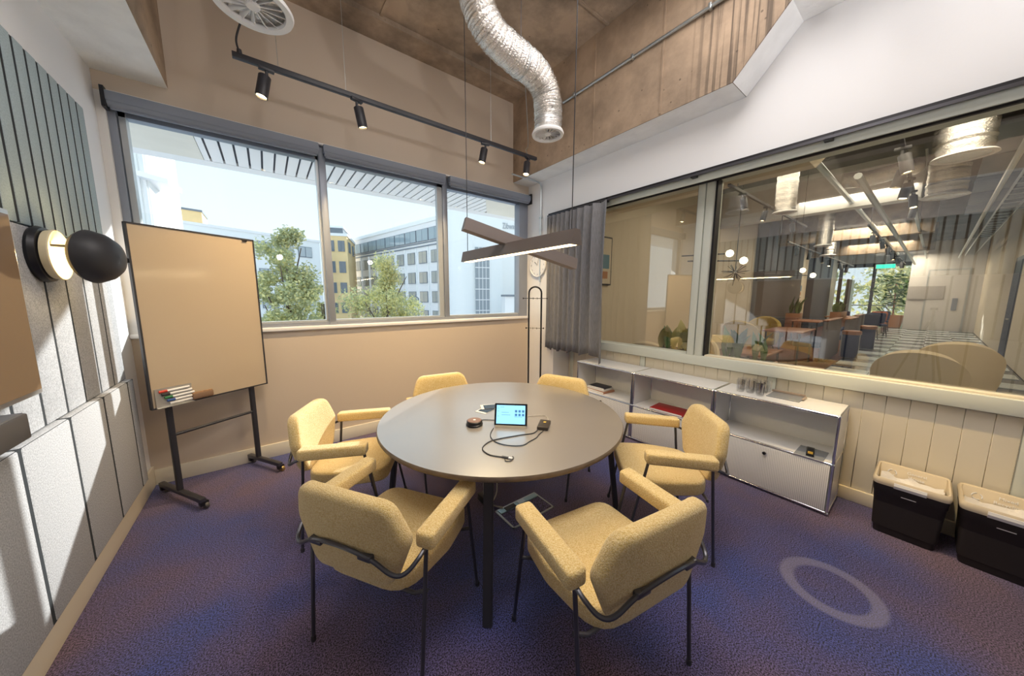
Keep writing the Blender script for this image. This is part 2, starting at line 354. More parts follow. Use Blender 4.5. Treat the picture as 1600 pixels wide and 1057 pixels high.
# right beam with haunch: brown side face, white underside
prof = [(YW, 3.118), (1.075, 3.118), (.765, 3.465), (-3.1, 3.465), (-3.1, 4.45), (YW, 4.45)]
rb = struct(prism('trim_3', prof, 2.855, 3.14, M['conc_beam']))
bm = bmesh.new()
for (y0, z0), (y1, z1) in (((YW, 3.118), (1.075, 3.118)), ((1.075, 3.118), (.765, 3.465)), ((.765, 3.465), (-3.1, 3.465))):
    n = Vector((0, (z1-z0), -(y1-y0))).normalized(); n = -n if n.z > 0 else n; d = n*.004
    vs = [bm.verts.new(Vector((x, y, z))+d) for x, y, z in ((2.856, y0, z0), (3.139, y0, z0), (3.139, y1, z1), (2.856, y1, z1))]
    bm.faces.new(vs)
link('painted_underside', bm, M['white_conc'], rb)
for y in (2.35, 1.62, .35): box('form_joint', (2.848, y, 3.13 if y > 1.075 else 3.47), (2.855, y+.015, 4.17), M['conc_beam'], rb)
# left beam, white below, concrete side
lb = struct(box('trim_4', (XL, -3.1, 3.125), (-.48, YW, 4.45), M['conc_ceil']))
box('painted_underside', (XL, -3.1, 3.118), (-.482, YW-.001, 3.126), M['white_conc'], lb)
# right wall: pillar, downstand over the glazing, glazed partition on boarded wainscot
wr = bpy.data.objects.new('wall_right', None); COL.objects.link(wr); wr['kind'] = 'structure'
box('pillar', (3.14, 3.17, 0), (3.5, YW, 4.45), M['white_wall'], wr)
box('downstand', (3.141, -3.1, 2.645), (3.36, 3.17, 4.45), M['white_wall'], wr)
box('downstand_back', (3.36, -3.1, 2.68), (3.62, 3.17, 4.45), M['white_wall'], wr)
box('wainscot_core', (3.485, -3.1, 0), (3.60, 3.17, .95), M['groove'], wr)
# frame members of wainscot
for y in (3.1, 2.0, .79, -.42, -1.63): box('stile', (3.44, y-.03, .1), (3.49, y+.03, .862), M['sage'], wr, .002)
for y in (2.0, .79, -.42):
    for q in (-.033, .030): box('joint_line', (3.438, y+q, .1), (3.449, y+q+.003, .858), M['groove'], wr)
box('joint_line', (3.436, -3.1, .855), (3.449, 3.1, .861), M['groove'], wr)
boards = bmesh.new()
y = 3.16; mesh = None
while y > -2.3:
    y2 = y-.108
    if mesh is None:
        b0 = box('board', (3.45, -.0532, .1), (3.486, .0532, .852), M['lower_beige'], wr, .0022, seg=1); mesh = b0.data; b0.location = (0, y-.054, 0)
    else:
        o = bpy.data.objects.new('board', mesh); COL.objects.link(o); o.parent = wr; o.location = (0, y-.054, 0)
    y = y2
boards.free()
struct(box('baseboard_right', (3.432, -3.1, 0), (3.486, 3.17, .10), M['cream'], None, .004))
struct(box('baseboard_left', (XL, -3.1, 0), (XL+.018, YW, .16), M['cream'], None, .003))
struct(box('baseboard_far', (XL+.018, YW-.018, 0), (3.14, YW, .13), M['lower_beige'], None, .003))
# glazed partition
gp = bpy.data.objects.new('window_2', None); COL.objects.link(gp); gp['kind'] = 'structure'
box('sill_rail', (3.40, -3.1, .862), (3.60, 3.17, .960), M['sage'], gp, .006)
box('head_rail', (3.36, -3.1, 2.64), (3.60, 3.17, 2.70), M['sage'], gp, .004); box('head_fascia', (3.142, -3.1, 2.558), (3.158, 3.165, 2.645), M['sage'], gp, .002)
box('head_bead', (3.385, -3.1, 2.615), (3.41, 3.17, 2.64), M['black'], gp)
for a, b in ((1.356, 1.425), (1.432, 1.50)): box('mullion', (3.40, a, .95), (3.60, b, 2.66), M['sage'], gp, .008)
box('mullion', (3.40, 3.09, .95), (3.60, 3.17, 2.66), M['sage'], gp, .005)
for a, b in ((1.338, 1.356), (1.50, 1.512)): box('gasket', (3.43, a, .955), (3.52, b, 2.65), M['black'], gp)
box('gasket', (3.43, -3.1, .958), (3.50, 1.34, .972), M['cream'], gp)
box('pane', (3.498, 1.512, .96), (3.504, 3.09, 2.66), M['glass2'], gp)
box('pane', (3.498, -3.1, .96), (3.504, 1.338, 2.66), M['glass2'], gp)
# curtain rail
cr_ = thing('curtain_rail', 'black double curtain rail running along the glazed partition head', 'curtain rail')
box('rail', (3.105, -3.0, 2.625), (3.135, 3.28, 2.648), M['black'], cr_); box('rail', (3.085, -3.0, 2.606), (3.10, 3.28, 2.624), M['steel'], cr_)
for y in (2.34, 1.395, .53): box('joint_box', (3.09, y, 2.598), (3.139, y+.045, 2.64), M['black'], cr_)

# ---- main window
w1 = bpy.data.objects.new('window_1', None); COL.objects.link(w1); w1['kind'] = 'structure'
F0, F1 = 3.79, 3.87
box('sill_frame', (-.815, F0-.03, 1.25), (3.14, F1, 1.285), M['frame'], w1)
box('head_frame', (-.815, F0, 2.86), (3.14, F1, 2.99), M['frame'], w1)
box('jamb', (-.815, F0-.03, 1.25), (-.775, F1, 2.99), M['frame'], w1); box('jamb', (-.77, F0, 1.25), (-.735, F1, 2.99), M['frame_lt'], w1)
box('jamb', (2.985, F0-.04, 1.25), (3.14, F1, 2.99), M['frame'], w1, .004)
box('mullion', (.497, F0-.045, 1.25), (.557, F1, 2.99), M['frame'], w1, .003); box('mullion', (.477, F0, 1.285), (.497, F1, 2.9), M['frame_lt'], w1)
box('mullion', (1.80, F0-.02, 1.25), (1.862, F0+.05, 2.99), M['frame'], w1, .003); box('mullion', (1.735, F0, 1.285), (1.80, F0+.05, 2.9), M['frame_lt'], w1)
for a, b in ((-.735, .477), (.557, 1.735), (1.862, 2.985)):
    box('pane', (a, 3.83, 1.285), (b, 3.836, 2.87), M['glass'], w1)
    box('bottom_bead', (a, F0-.01, 1.285), (b, F1, 1.302), M['frame_lt'], w1)
rb_ = thing('roller_blind', 'grey roller blinds rolled up along the window head', 'blind')
for a, b in ((-.80, .50), (.535, 1.80), (1.85, 3.12)):
    box('housing', (a, 3.655, 2.905), (b, 3.73, 2.975), M['blind'], rb_, .01)
    tube('rolled_fabric', [(a+.01, 3.69, 2.905), (b-.01, 3.69, 2.905)], .03, M['blind'], rb_, 12)
    box('bottom_bar', (a+.02, 3.683, 2.862), (b-.02, 3.697, 2.88), M['blind'], rb_)
for a in (-.812, 3.115): box('end_bracket', (a, 3.65, 2.86), (a+.02, 3.734, 2.995), M['black'], rb_)
box('top_strip', (-.80, 3.70, 2.978), (3.135, 3.734, 2.992), M['reveal'], rb_)

# ================================================================== ACOUSTIC PANELS (left wall)
ap = thing('acoustic_panelling', 'grey felt acoustic panelling of vertical slats on the left wall', 'acoustic panel')
for x1, z0_, z1_ in ((-.8225, 1.862, 2.70), (-.8225, .975, 1.850), (-.791, .216, .969)): box('backing', (XL+.0005, -1.6, z0_), (x1, 3.343, z1_), M['felt_back'], ap)
def slats(x1, ys, z0, z1, gap, m, nm, r=.006):
    gap *= 1.0
    cache = {}
    for a, b in zip(ys, ys[1:]):
        L = round(b-a, 3)
        if L not in cache: cache[L] = box(nm, (-.845, gap/2, z0), (x1, L-gap/2, z1), m, ap, r).data; o = bpy.data.objects[-1] if False else None
        if cache.get((L, 'used')):
            o = bpy.data.objects.new(nm, cache[L]); COL.objects.link(o); o.parent = ap
        else:
            o = [c for c in ap.children if c.data == cache[L]][0]; cache[(L, 'used')] = True
        o.location = (0, a, 0)
ys = [3.345-.1033*i for i in range(46)][::-1]; slats(-.82, ys, 1.858, 2.703, .023, M['felt_up'], 'ribbed_slat', .003)
ys = [3.345-.2033*i for i in range(24)][::-1]; slats(-.82, ys, .975, 1.852, .017, M['felt'], 'tall_panel')
ys = [3.228+.117] + [3.228-.396*i for i in range(13)]; ys = ys[::-1]; slats(-.788, ys, .212, .972, .014, M['felt'], 'base_panel', .012)

# ================================================================== TELEVISION + bar
tv = thing('television', 'wall television with silver frame at the left edge of the picture', 'television')
box('housing', (-.80, .75, 1.150), (-.765, 2.195, 1.875), M['silver'], tv, .006)
box('screen', (-.766, .775, 1.172), (-.760, 2.172, 1.853), M['tvglass'], tv)
box('wall_bracket', (-.82, 1.2, 1.35), (-.80, 1.7, 1.65), M['black'], tv)
vb = thing('video_bar', 'grey video bar mounted below the television', 'speaker')
box('body', (-.805, 1.15, 1.035), (-.72, 1.945, 1.128), mat('video_bar_grey', (.13, .125, .125), .5), vb, .006)
box('top_plate', (-.80, 1.17, 1.127), (-.725, 1.93, 1.133), M['slate'], vb)

# ================================================================== WALL LAMP
wlmp = thing('wall_lamp', 'black dome wall lamp with lit cream back dish', 'lamp', (-.82, 2.52, 1.735))
lathe('wall_plate', [(.0, 0), (.122, 0), (.128, .012), (.122, .03), (.10, .034), (0, .034)], M['black'], wlmp, axis='X', seg=32)
lathe('dish', [(.0, .036), (.06, .038), (.100, .052), (.112, .064), (.116, .060), (.11, .036)], M['dish'], wlmp, axis='X', seg=32)
tube('arm', [(.035, 0, .045), (.16, 0, .045)], .006, M['black'], wlmp)
mt = Matrix.Rotation(math.radians(-18), 3, 'Z')
lathe('lamp_shade', [(q*1.14, h*.80) for q, h in ((.105, -.055), (.112, -.035), (.108, -.02), (.098, .02), (.076, .055), (.04, .078), (0, .086), (0, .082), (.038, .074), (.072, .052), (.094, .018), (.104, -.02), (.101, -.055), (.105, -.055))], M['shade'], wlmp, c=(.185, -.005, .0), axis='X', seg=36, mtx=mt)
lathe('bulb', [(0, -.02), (.018, -.012), (.022, .006), (.012, .03), (0, .032)], M['lamp_on'], wlmp, c=(.17, 0, 0), axis='X', seg=16)
lamp('wall_lamp_light', 'POINT', (-.70, 2.52, 1.735), 2.0, (1, .74, .36), .02)

# ================================================================== WHITEBOARD
WB = thing('whiteboard', 'mobile whiteboard on black wheeled stand in the window corner', 'whiteboard', (-.621, 3.285, 0), math.atan2(.519, .855))
u0, u1, z0, z1 = -.098, .655, .752, 2.024
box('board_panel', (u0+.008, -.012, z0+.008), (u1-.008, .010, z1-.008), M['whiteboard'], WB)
for nm, a, b in (('edge_strip', (u0, -.017, z0), (u0+.010, .014, z1)), ('edge_strip', (u1-.010, -.017, z0), (u1, .014, z1)), ('edge_strip', (u0, -.017, z0), (u1, .014, z0+.010)), ('edge_strip', (u0, -.017, z1-.010), (u1, .014, z1))):
    box(nm, a, b, M['dkframe'], WB)
for u in (.003, .545):
    box('upright', (u-.016, .0145, .075), (u+.016, .045, 1.72), M['dkframe'], WB, .003)
    box('foot', (u-.018, -.27, .06), (u+.018, .30 if u < .3 else .165, .092), M['steel'], WB, .005)
    for s in (-.25, .28 if u < .3 else .145):
        c = lathe('caster', [(0, -.012), (.024, -.012), (.027, -.006), (.027, .006), (.024, .012), (0, .012)], M['brass'] if u > .3 and s < 0 else M['rubber'], WB, c=(u+.02, s, .027), axis='X', seg=16)
        box('caster_fork', (u-.016, s-.016, .03), (u+.034, s+.016, .062), M['black'], c, .003)
tube('cross_bar', [(.01, .03, .522), (.54, .03, .522)], .011, M['dkframe'], WB, 10)
for z in (1.775,): box('clip', (u0-.014, -.01, z-.015), (u0, .01, z+.015), M['black'], WB, .002)
box('magnet', (.565, -.024, 2.000), (.60, -.017, 2.014), M['black'], WB, .002)
# pen tray magnets with pens
pc = [('red', (.55, .04, .02)), ('black', (.02, .02, .025)), ('green', (.03, .22, .08)), ('blue', (.03, .10, .35)), ('white', (.7, .7, .7))]
R31 = math.atan2(.519, .855)
def wbp(u, v, z): return (-.621+u*.855-v*.519, 3.285+u*.519+v*.855, z)
for i, (cn, c) in enumerate(pc):
    z = .872-.0235*i; p = thing('marker_pen', f'whiteboard marker with {cn} cap stuck in the lower left of the board', 'marker', wbp(-.055+.012*i, -.0265, z), R31, 'markers on the whiteboard')
    if i == 4: p['label'] = 'all white whiteboard marker lowest on the board'
    tube('barrel', [(.042, 0, 0), (.165, 0, .002)], .0085, M['wplastic'], p, 10)
    tube('cap', [(0, 0, 0), (.042, 0, 0)], .0092, mat('cap_'+cn, c, .5), p, 10)
tr = thing('pen_tray', 'clear grey magnetic pen holder at board bottom left', 'tray', wbp(-.075, -.018, .76), R31)
box('plate', (0, -.004, 0), (.20, 0, .135), M['silver'], tr)
box('lip', (0, -.026, -.004), (.20, 0, .0), M['silver'], tr)
er = thing('board_eraser', 'brown felt board eraser beside the marker pens', 'eraser', wbp(.118, -.018, .765), R31)
box('felt_pad', (0, -.018, 0), (.125, 0, .055), mat('eraser_brown', (.33, .20, .11), .9, var=.3, scale=60), er, .004)
box('grip', (0, -.026, .008), (.125, -.017, .047), mat('eraser_grip', (.25, .15, .09), .6), er, .002)

# ================================================================== ROUND TABLE
TC = (1.244, 1.755)
tb = thing('round_table', 'large round taupe meeting table on four splayed black legs', 'table', (*TC, 0))
lathe('tabletop', [(0, .710), (.797, .710), (.803, .713), (.807, .720), (.807, .734), (.803, .740), (0, .740)], [M['table'], M['tedge']], tb, seg=128)
for p in tb.children[0].data.polygons:
    if abs(p.normal.z) < .8 and math.hypot(p.center.x, p.center.y) > .79: p.material_index = 1
a0 = math.atan2(1.124-TC[1], .714-TC[0])
for k in range(4):
    a = a0+k*PI/2; bm = bmesh.new(); d = Vector((math.cos(a), math.sin(a), 0)); t = Vector((-d.y, d.x, 0))
    for (r0, z_) in ((.824, 0), (.735, .700)):
        for s1, s2 in ((-1, -1), (1, -1), (1, 1), (-1, 1)): bm.verts.new(d*(r0+s1*.016)+t*(s2*.023)+Vector((0, 0, z_)))
    v = bm.verts[:] if not hasattr(bm.verts, 'ensure_lookup_table') else (bm.verts.ensure_lookup_table() or bm.verts[:])
    bm.faces.new(v[0:4]); bm.faces.new(v[4:8])
    for i in range(4): bm.faces.new((v[i], v[(i+1) % 4], v[4+(i+1) % 4], v[4+i]))
    bmesh.ops.bevel(bm, geom=bm.edges[:], offset=.004, segments=2, affect='EDGES'); link('leg', bm, M['dkframe'], tb, True)
bm = bmesh.new()
for k in range(2):
    a = a0+k*PI/2; d = Vector((math.cos(a), math.sin(a), 0)); t = Vector((-d.y, d.x, 0))
    vs = []
    for z_ in (.675+.001*k, .709):
        for q in ((-.74, -.02), (.74, -.02), (.74, .02), (-.74, .02)): vs.append(bm.verts.new(d*q[0]+t*q[1]+Vector((0, 0, z_))))
    bm.faces.new(vs[:4]); bm.faces.new(vs[4:])
    for i in range(4): bm.faces.new((vs[i], vs[(i+1) % 4], vs[4+(i+1) % 4], vs[4+i]))
link('under_frame', bm, M['dkframe'], tb)

# ================================================================== CHAIRS
def make_chair(label):
    t = thing('armchair', label, 'chair', group='yellow armchairs around the round table')
    Y = M['yellow']; K = M['steel']
    # seat
    out_ = round_poly([(-.215, -.235), (.215, -.235), (.262, .03), (.245, .255), (-.245, .255), (-.262, .03)], [.13, .13, .2, .09, .09, .2], 5)
    cushion('seat', out_, .086, .017, Y, t, .006, lambda v: Vector((v.x, v.y, v.z+.428+.02*v.y + (.012*(v.y-.15)/.1 if v.y > .15 else 0)*0)))
    # back
    bo = round_poly([(-.19, .455), (.19, .455), (.272, .655), (.212, .820), (-.212, .820), (-.272, .655)], [.07, .07, .09, .085, .085, .09], 5)
    def bd(v):
        x, y, z = v; return Vector((x, y - .262 + .55*x*x*1.0 - .12*(z-.455) , z))
    cushion('backrest', bo, .068, .024, Y, t, .006, bd, plane='XZ')
    for s in (-1, 1):
        ao = round_poly([(s*.258, -.215), (s*.338, -.215), (s*.338, .165), (s*.258, .165)] if s > 0 else [(-.338, -.215), (-.258, -.215), (-.258, .165), (-.338, .165)], .022, 4)
        cushion('armrest', ao, .064, .013, Y, t, .001, lambda v: Vector((v.x, v.y, v.z+.640+.035*v.y)))
        # legs
        f = tube('leg', [(s*.285, .225+.035, .004), (s*.292, .145, .60), (s*.295, .12, .617)], .0085, K, t, 8)
        lathe('foot_cap', [(0, 0), (.011, 0), (.011, .02), (.009, .024), (0, .024)], M['dkframe'], f, c=(s*.285, .26, 0), seg=10)
        r = tube('leg', [(s*.29, -.245, .004), (s*.298, -.195, .60), (s*.298, -.19, .612)], .0085, K, t, 8)
        lathe('foot_cap', [(0, 0), (.011, 0), (.011, .02), (.009, .024), (0, .024)], M['dkframe'], r, c=(s*.29, -.245, 0), seg=10)
        tube('arm_support', [(s*.298, .13, .618), (s*.298, -.19, .606)], .007, K, t, 8)
    # tube that wraps behind the back
    pts = []
    L = [(.298, -.18, .606), (.294, -.24, .585), (.268, -.285, .555), (.225, -.305, .555), (.15, -.318, .60), (.06, -.331, .628), (-.06, -.331, .628), (-.15, -.318, .60), (-.225, -.305, .555), (-.268, -.285, .555), (-.294, -.24, .585), (-.298, -.18, .606)]
    b = tube('back_tube', smooth_path(L, 5), .0085, K, t, 8)
    for s in (-1, 1): box('bracket', (s*.12-.03, -.327, .592), (s*.12+.03, -.300, .616), K, b, .004)
    for yy in (.165, -.2):
        tube('seat_rail', [(-.29, yy+.015, .40), (-.24, yy, .385), (.24, yy, .385), (.29, yy+.015, .40)], .008, K, t, 8)
    return t
chairs = [
 ((.413, 1.435), 33, 'yellow armchair in the left foreground with its back to the viewer'),
 ((1.066, .765), 80, 'yellow armchair in the foreground right of the front table leg, back to the viewer'),
 ((.41, 2.31), -29, 'yellow armchair facing the table from the whiteboard side'),
 ((1.976, .997), 134, 'yellow armchair on the right with its back to the white cabinets'),
 ((1.20, 2.46), -99, 'yellow armchair tucked under the table against the beige window wall'),
 ((1.84, 1.90), -160, 'yellow armchair tucked under the table nearest the coat stand'),
]
c0 = make_chair(chairs[0][2])
for i, ((x, y), a, lab) in enumerate(chairs):
    rz = math.radians(a-90)
    if i == 0: c0.location = (x, y, 0); c0.rotation_euler = (0, 0, rz)
    else: dup(c0, (x, y, 0), rz, lab)

# ================================================================== TABLE TOP OBJECTS
ta = math.atan2(1.438-1.58, 1.22-1.064)
tp = thing('tablet', 'tablet control panel with lit blue screen standing on the table', 'tablet', (1.064, 1.58, .74), ta)
prism('base', [(-.005, 0), (.085, 0), (.085, .012), (.03, .10), (-.005, .014)], .005, .20, M['cream'], tp, axis='X')
def tl(a, b): # tilted slab
    return a
bm = bmesh.new(); add_box(bm, (0, -.006, .012), (.205, .004, .148), .004); bmesh.ops.rotate(bm, verts=bm.verts[:], cent=(0, 0, .012), matrix=Matrix.Rotation(math.radians(-20), 3, 'X')); link('bezel', bm, M['scr_bez'], tp, True)
bm = bmesh.new(); add_box(bm, (.013, -.0075, .024), (.192, -.006, .137)); bmesh.ops.rotate(bm, verts=bm.verts[:], cent=(0, 0, .012), matrix=Matrix.Rotation(math.radians(-20), 3, 'X')); sc = link('display', bm, M['scr_on'], tp)
bm = bmesh.new()
icons = [(.128+.022*i, z_, .007) for i in range(3) for z_ in (.102, .080)]
for x, z_, s in icons: add_box(bm, (x, -.0082, z_-s), (x+2*s, -.0075, z_+s))
bmesh.ops.rotate(bm, verts=bm.verts[:], cent=(0, 0, .012), matrix=Matrix.Rotation(math.radians(-20), 3, 'X')); link('icons', bm, mat('icon_blue', (.04, .14, .32), .4, emit=(.06, .2, .4), strength=.6), sc)
bm = bmesh.new()
for x0, x1, z_ in ((.02, .028, .118), (.035, .06, .126), (.02, .03, .10), (.045, .09, .093), (.045, .10, .078), (.02, .028, .07), (.125, .175, .068)): add_box(bm, (x0, -.0082, z_-.0012), (x1, -.0075, z_+.0012))
bmesh.ops.rotate(bm, verts=bm.verts[:], cent=(0, 0, .012), matrix=Matrix.Rotation(math.radians(-20), 3, 'X')); link('text_lines', bm, mat('line_blue', (.1, .3, .5), .4, emit=(.12, .35, .6), strength=.6), sc)
pk = thing('speaker_puck', 'small round dark puck with a brown top left of the tablet', 'speaker', (.985, 1.685, .74))
lathe('body', [(0, 0), (.052, 0), (.053, .010), (.049, .013), (.049, .028), (.045, .031), (0, .031)], M['black'], pk, seg=32)
lathe('top', [(0, .0312), (.044, .0312), (.042, .033), (0, .0335)], mat('puck_brown', (.25, .15, .12), .5), pk, seg=32)
lathe('button', [(0, .0336), (.009, .0336), (.008, .0345), (0, .0345)], M['wplastic'], pk, seg=16)
hb = thing('adapter_hub', 'small black adapter box with gold logo right of the tablet', 'adapter', (1.318, 1.40, .74), math.radians(38))
box('body', (-.062, -.034, 0), (.062, .034, .022), mat('hub_dark', (.045, .035, .028), .4), hb, .004)
box('logo', (.012, -.010, .0222), (.030, .006, .0228), M['gold'], hb)
cbz = .7435
tag(tube('usb_cable', smooth_path([(1.245, 1.375, .748), (1.195, 1.362, cbz), (1.13, 1.385, cbz), (1.069, 1.402, cbz), (1.0, 1.42, cbz), (.929, 1.425, cbz), (.862, 1.39, cbz), (.843, 1.345, cbz), (.85, 1.29, cbz), (.885, 1.242, cbz)], 6), .003, M['cord'], None, 6), 'black cable looping from the adapter box to a white plug at the near edge', 'cable')
tag(tube('power_cable', smooth_path([(1.262, 1.345, .746), (1.215, 1.33, cbz), (1.17, 1.305, cbz), (1.11, 1.292, cbz), (1.045, 1.28, cbz), (.985, 1.325, cbz), (.955, 1.39, cbz), (.962, 1.46, cbz), (1.0, 1.52, cbz), (1.05, 1.565, cbz)], 6), .0026, M['cord'], None, 6), 'black cable running from the adapter box to the tablet base', 'cable')
tag(tube('white_cable', smooth_path([(1.372, 1.43, .747), (1.42, 1.47, cbz), (1.44, 1.52, cbz), (1.40, 1.56, cbz), (1.34, 1.585, cbz), (1.29, 1.62, cbz), (1.20, 1.63, cbz)], 6), .0022, M['wcord'], None, 6), 'pale thin cable behind the tablet running to the adapter box', 'cable')
tag(tube('puck_cable', smooth_path([(1.035, 1.70, cbz), (1.07, 1.715, cbz), (1.10, 1.69, cbz), (1.14, 1.655, cbz)], 6), .0024, M['cord'], None, 6), 'short black cable between the round puck and the tablet', 'cable')
plg = thing('usb_plug', 'grey and white plug end lying near the table edge', 'plug', (.885, 1.243, .745), math.atan2(-.05, .03))
tube('grip', [(0, 0, 0), (.035, 0, 0)], .006, mat('plug_grey', (.12, .12, .12), .5), plg, 8); box('connector', (.035, -.006, -.0035), (.055, .006, .0035), M['wplastic'], plg, .001)
tag(tube('cable_tie', smooth_path([(.89, 1.225, cbz), (.875, 1.20, cbz), (.895, 1.185, cbz), (.925, 1.20, cbz), (.93, 1.215, cbz)], 6), .0022, M['cord'], None, 6), 'small black wire loop hanging at the grey plug', 'cable tie')
# dark cards with white edges behind the tablet
for i, (x, y, a, lab) in enumerate(((1.195, 1.87, 20, 'dark folded card with white edge left behind the tablet'), (1.25, 1.895, -25, 'dark card with white corner leaning behind the tablet'))):
    cd = thing('card', lab, 'card', (x, y, .7405+.0035*i), math.radians(a), 'dark cards behind the tablet')
    box('sheet', (-.075, -.045, 0), (.075, .045, .0015), M['paper'], cd); box('printed_face', (-.055, -.045, .0016), (.075, .035, .0028), M['scr_bez'], cd)

# ================================================================== CABINETS
y_b = [.30, 1.085, 1.87, 2.65]
cabl = ['white metal cabinet nearest the black bins, drawer knob visible', 'white metal cabinet in the middle holding the red folder', 'white metal cabinet beside the curtain holding stacked books']
CH = .745; X0, X1 = 3.04, 3.43
for i in range(3):
    a, b = y_b[i]+.001, y_b[i+1]-.001
    cb = thing('cabinet', cabl[i], 'cabinet', (X0, a, 0), 0, 'row of white metal cabinets'); W = b-a; D = X1-X0-.012; t = .011
    P = M['usm']; zs = (.022, .385, CH-t)
    for yy in (t, W-t):
        for xx in (t, D-t): tube('post', [(xx, yy, 0.012), (xx, yy, CH-.004)], .0095, M['chrome'], cb, 10)
    for zz in zs:
        for xx in (t, D-t): tube('rail', [(xx, t, zz), (xx, W-t, zz)], .0095, M['chrome'], cb, 10)
        for yy in (t, W-t): tube('side_rail', [(t, yy, zz), (D-t, yy, zz)], .0095, M['chrome'], cb, 10)
    for zz in zs:
        for yy in (t, W-t):
            lathe('ball_joint', [(0, -.0135), (.0095, -.0095), (.0135, 0), (.0095, .0095), (0, .0135)], M['chrome'], cb, c=(t, yy, zz), seg=12)
    box('top_panel', (t, t, CH-.006), (D-t, W-t, CH), P, cb); box('shelf', (t, t, zs[1]+.002), (D-t, W-t, zs[1]+.008), P, cb); box('bottom_panel', (t, t, zs[0]-.003), (D-t, W-t, zs[0]+.003), P, cb)
    box('side_panel', (t+.008, .006, zs[0]+.008), (D-t-.008, t, CH-t-.008), P, cb); box('side_panel', (t+.008, W-t, zs[0]+.008), (D-t-.008, W-.006, CH-t-.008), P, cb)
    box('back_panel', (D-t-.004, t+.008, zs[0]), (D-t, W-t-.008, CH-t), P, cb)
    dd = box('drop_door', (.001, .022, zs[0]+.011), (.014, W-.022, zs[1]-.011), M['usm_perf'], cb, .003)
    lathe('knob', [(0, 0), (.006, 0), (.010, -.004), (.013, -.016), (.010, -.022), (0, -.024)], M['black'], dd, c=(.001, W*.5, .325), axis='X', seg=16)
# things on / in the cabinets
gl0 = None
gpos = [(3.16, .93), (3.23, .945), (3.30, .935), (3.18, .865), (3.25, .87), (3.32, .86), (3.20, .80), (3.27, .795), (3.34, .79), (3.15, .79)]
descr = ['front row towards the red folder', 'middle of the left row', 'back of the left row', 'front of the second row', 'centre of the cluster', 'back of the second row', 'front of the third row', 'middle of the third row', 'back right of the cluster', 'nearest the tray at the front']
for i, (x, y) in enumerate(gpos):
    if gl0 is None:
        gl0 = thing('tumbler', 'clear glass tumbler on the cabinet, ' + descr[0], 'glass', (x, y, CH+.001), 0, 'glass tumblers on the cabinet')
        lathe('bowl', [(.022, 0), (.026, .002), (.031, .10), (.0295, .10), (.0245, .008), (0, .008)], M['tumbler'], gl0, seg=16)
    else: dup(gl0, (x, y, CH+.001), 0, 'clear glass tumbler on the cabinet, ' + descr[i])
ty = thing('serving_tray', 'clear acrylic tray with brown rim on the cabinet beside the glasses', 'tray', (3.28, .665, CH+.001))
box('base', (-.10, -.115, 0), (.10, .09, .004), M['slate'], ty); box('rim', (.095, -.115, .004), (.105, .10, .022), M['silverware'], ty, .002); box('handle', (-.03, -.13, .004), (.07, -.115, .014), M['silverware'], ty, .002); box('rim', (-.105, -.115, .004), (-.098, .09, .01), M['tumbler'], ty)
pad = thing('glass_pad', 'blue grey square glass plate on the lower shelf of the nearest cabinet', 'plate', (3.14, .44, .394))
box('plate', (-.10, -.08, 0), (.10, .08, .006), M['slate'], pad, .002); box('edge', (-.104, -.084, 0), (.104, .084, .002), M['paper'], pad)
rm = thing('remote_control', 'black remote control with gold buttons on the square glass plate', 'remote', (3.13, .445, .4005), math.radians(8))
box('body', (-.085, -.022, 0), (.085, .022, .014), M['black'], rm, .004)
for k in range(5): box('button', (-.065+k*.026, -.014, .014), (-.052+k*.026, .014, .0165), M['gold'] if k < 2 else M['dkframe'], rm)
rf = thing('red_folder', 'dark red folder lying on the middle cabinet shelf', 'folder', (3.18, 1.52, .3955), math.radians(4))
box('cover', (-.11, -.16, 0), (.11, .16, .022), M['red'], rf, .003); box('pages', (-.112, -.155, .004), (.10, .155, .018), M['paper'], rf)
for i, (dz, s, c, lab) in enumerate(((0, 1, (.42, .20, .12), 'brown book lowest of the stack in the far cabinet'), (.024, .9, (.75, .72, .68), 'pale book in the middle of the far cabinet stack'), (.044, .8, (.04, .04, .05), 'black notebook on top of the far cabinet stack'))):
    bk = thing('book', lab, 'book', (3.20, 2.40, .394+dz), math.radians(3*i-4), 'books in the far cabinet')
    box('cover', (-.10*s, -.14*s, 0), (.10*s, .14*s, .0235 if i < 2 else .018), mat('book_'+str(i), c, .5), bk, .002); box('pages', (-.102*s, -.136*s, .004), (.098*s, .136*s, .0195 if i < 2 else .014), M['paper'], bk)

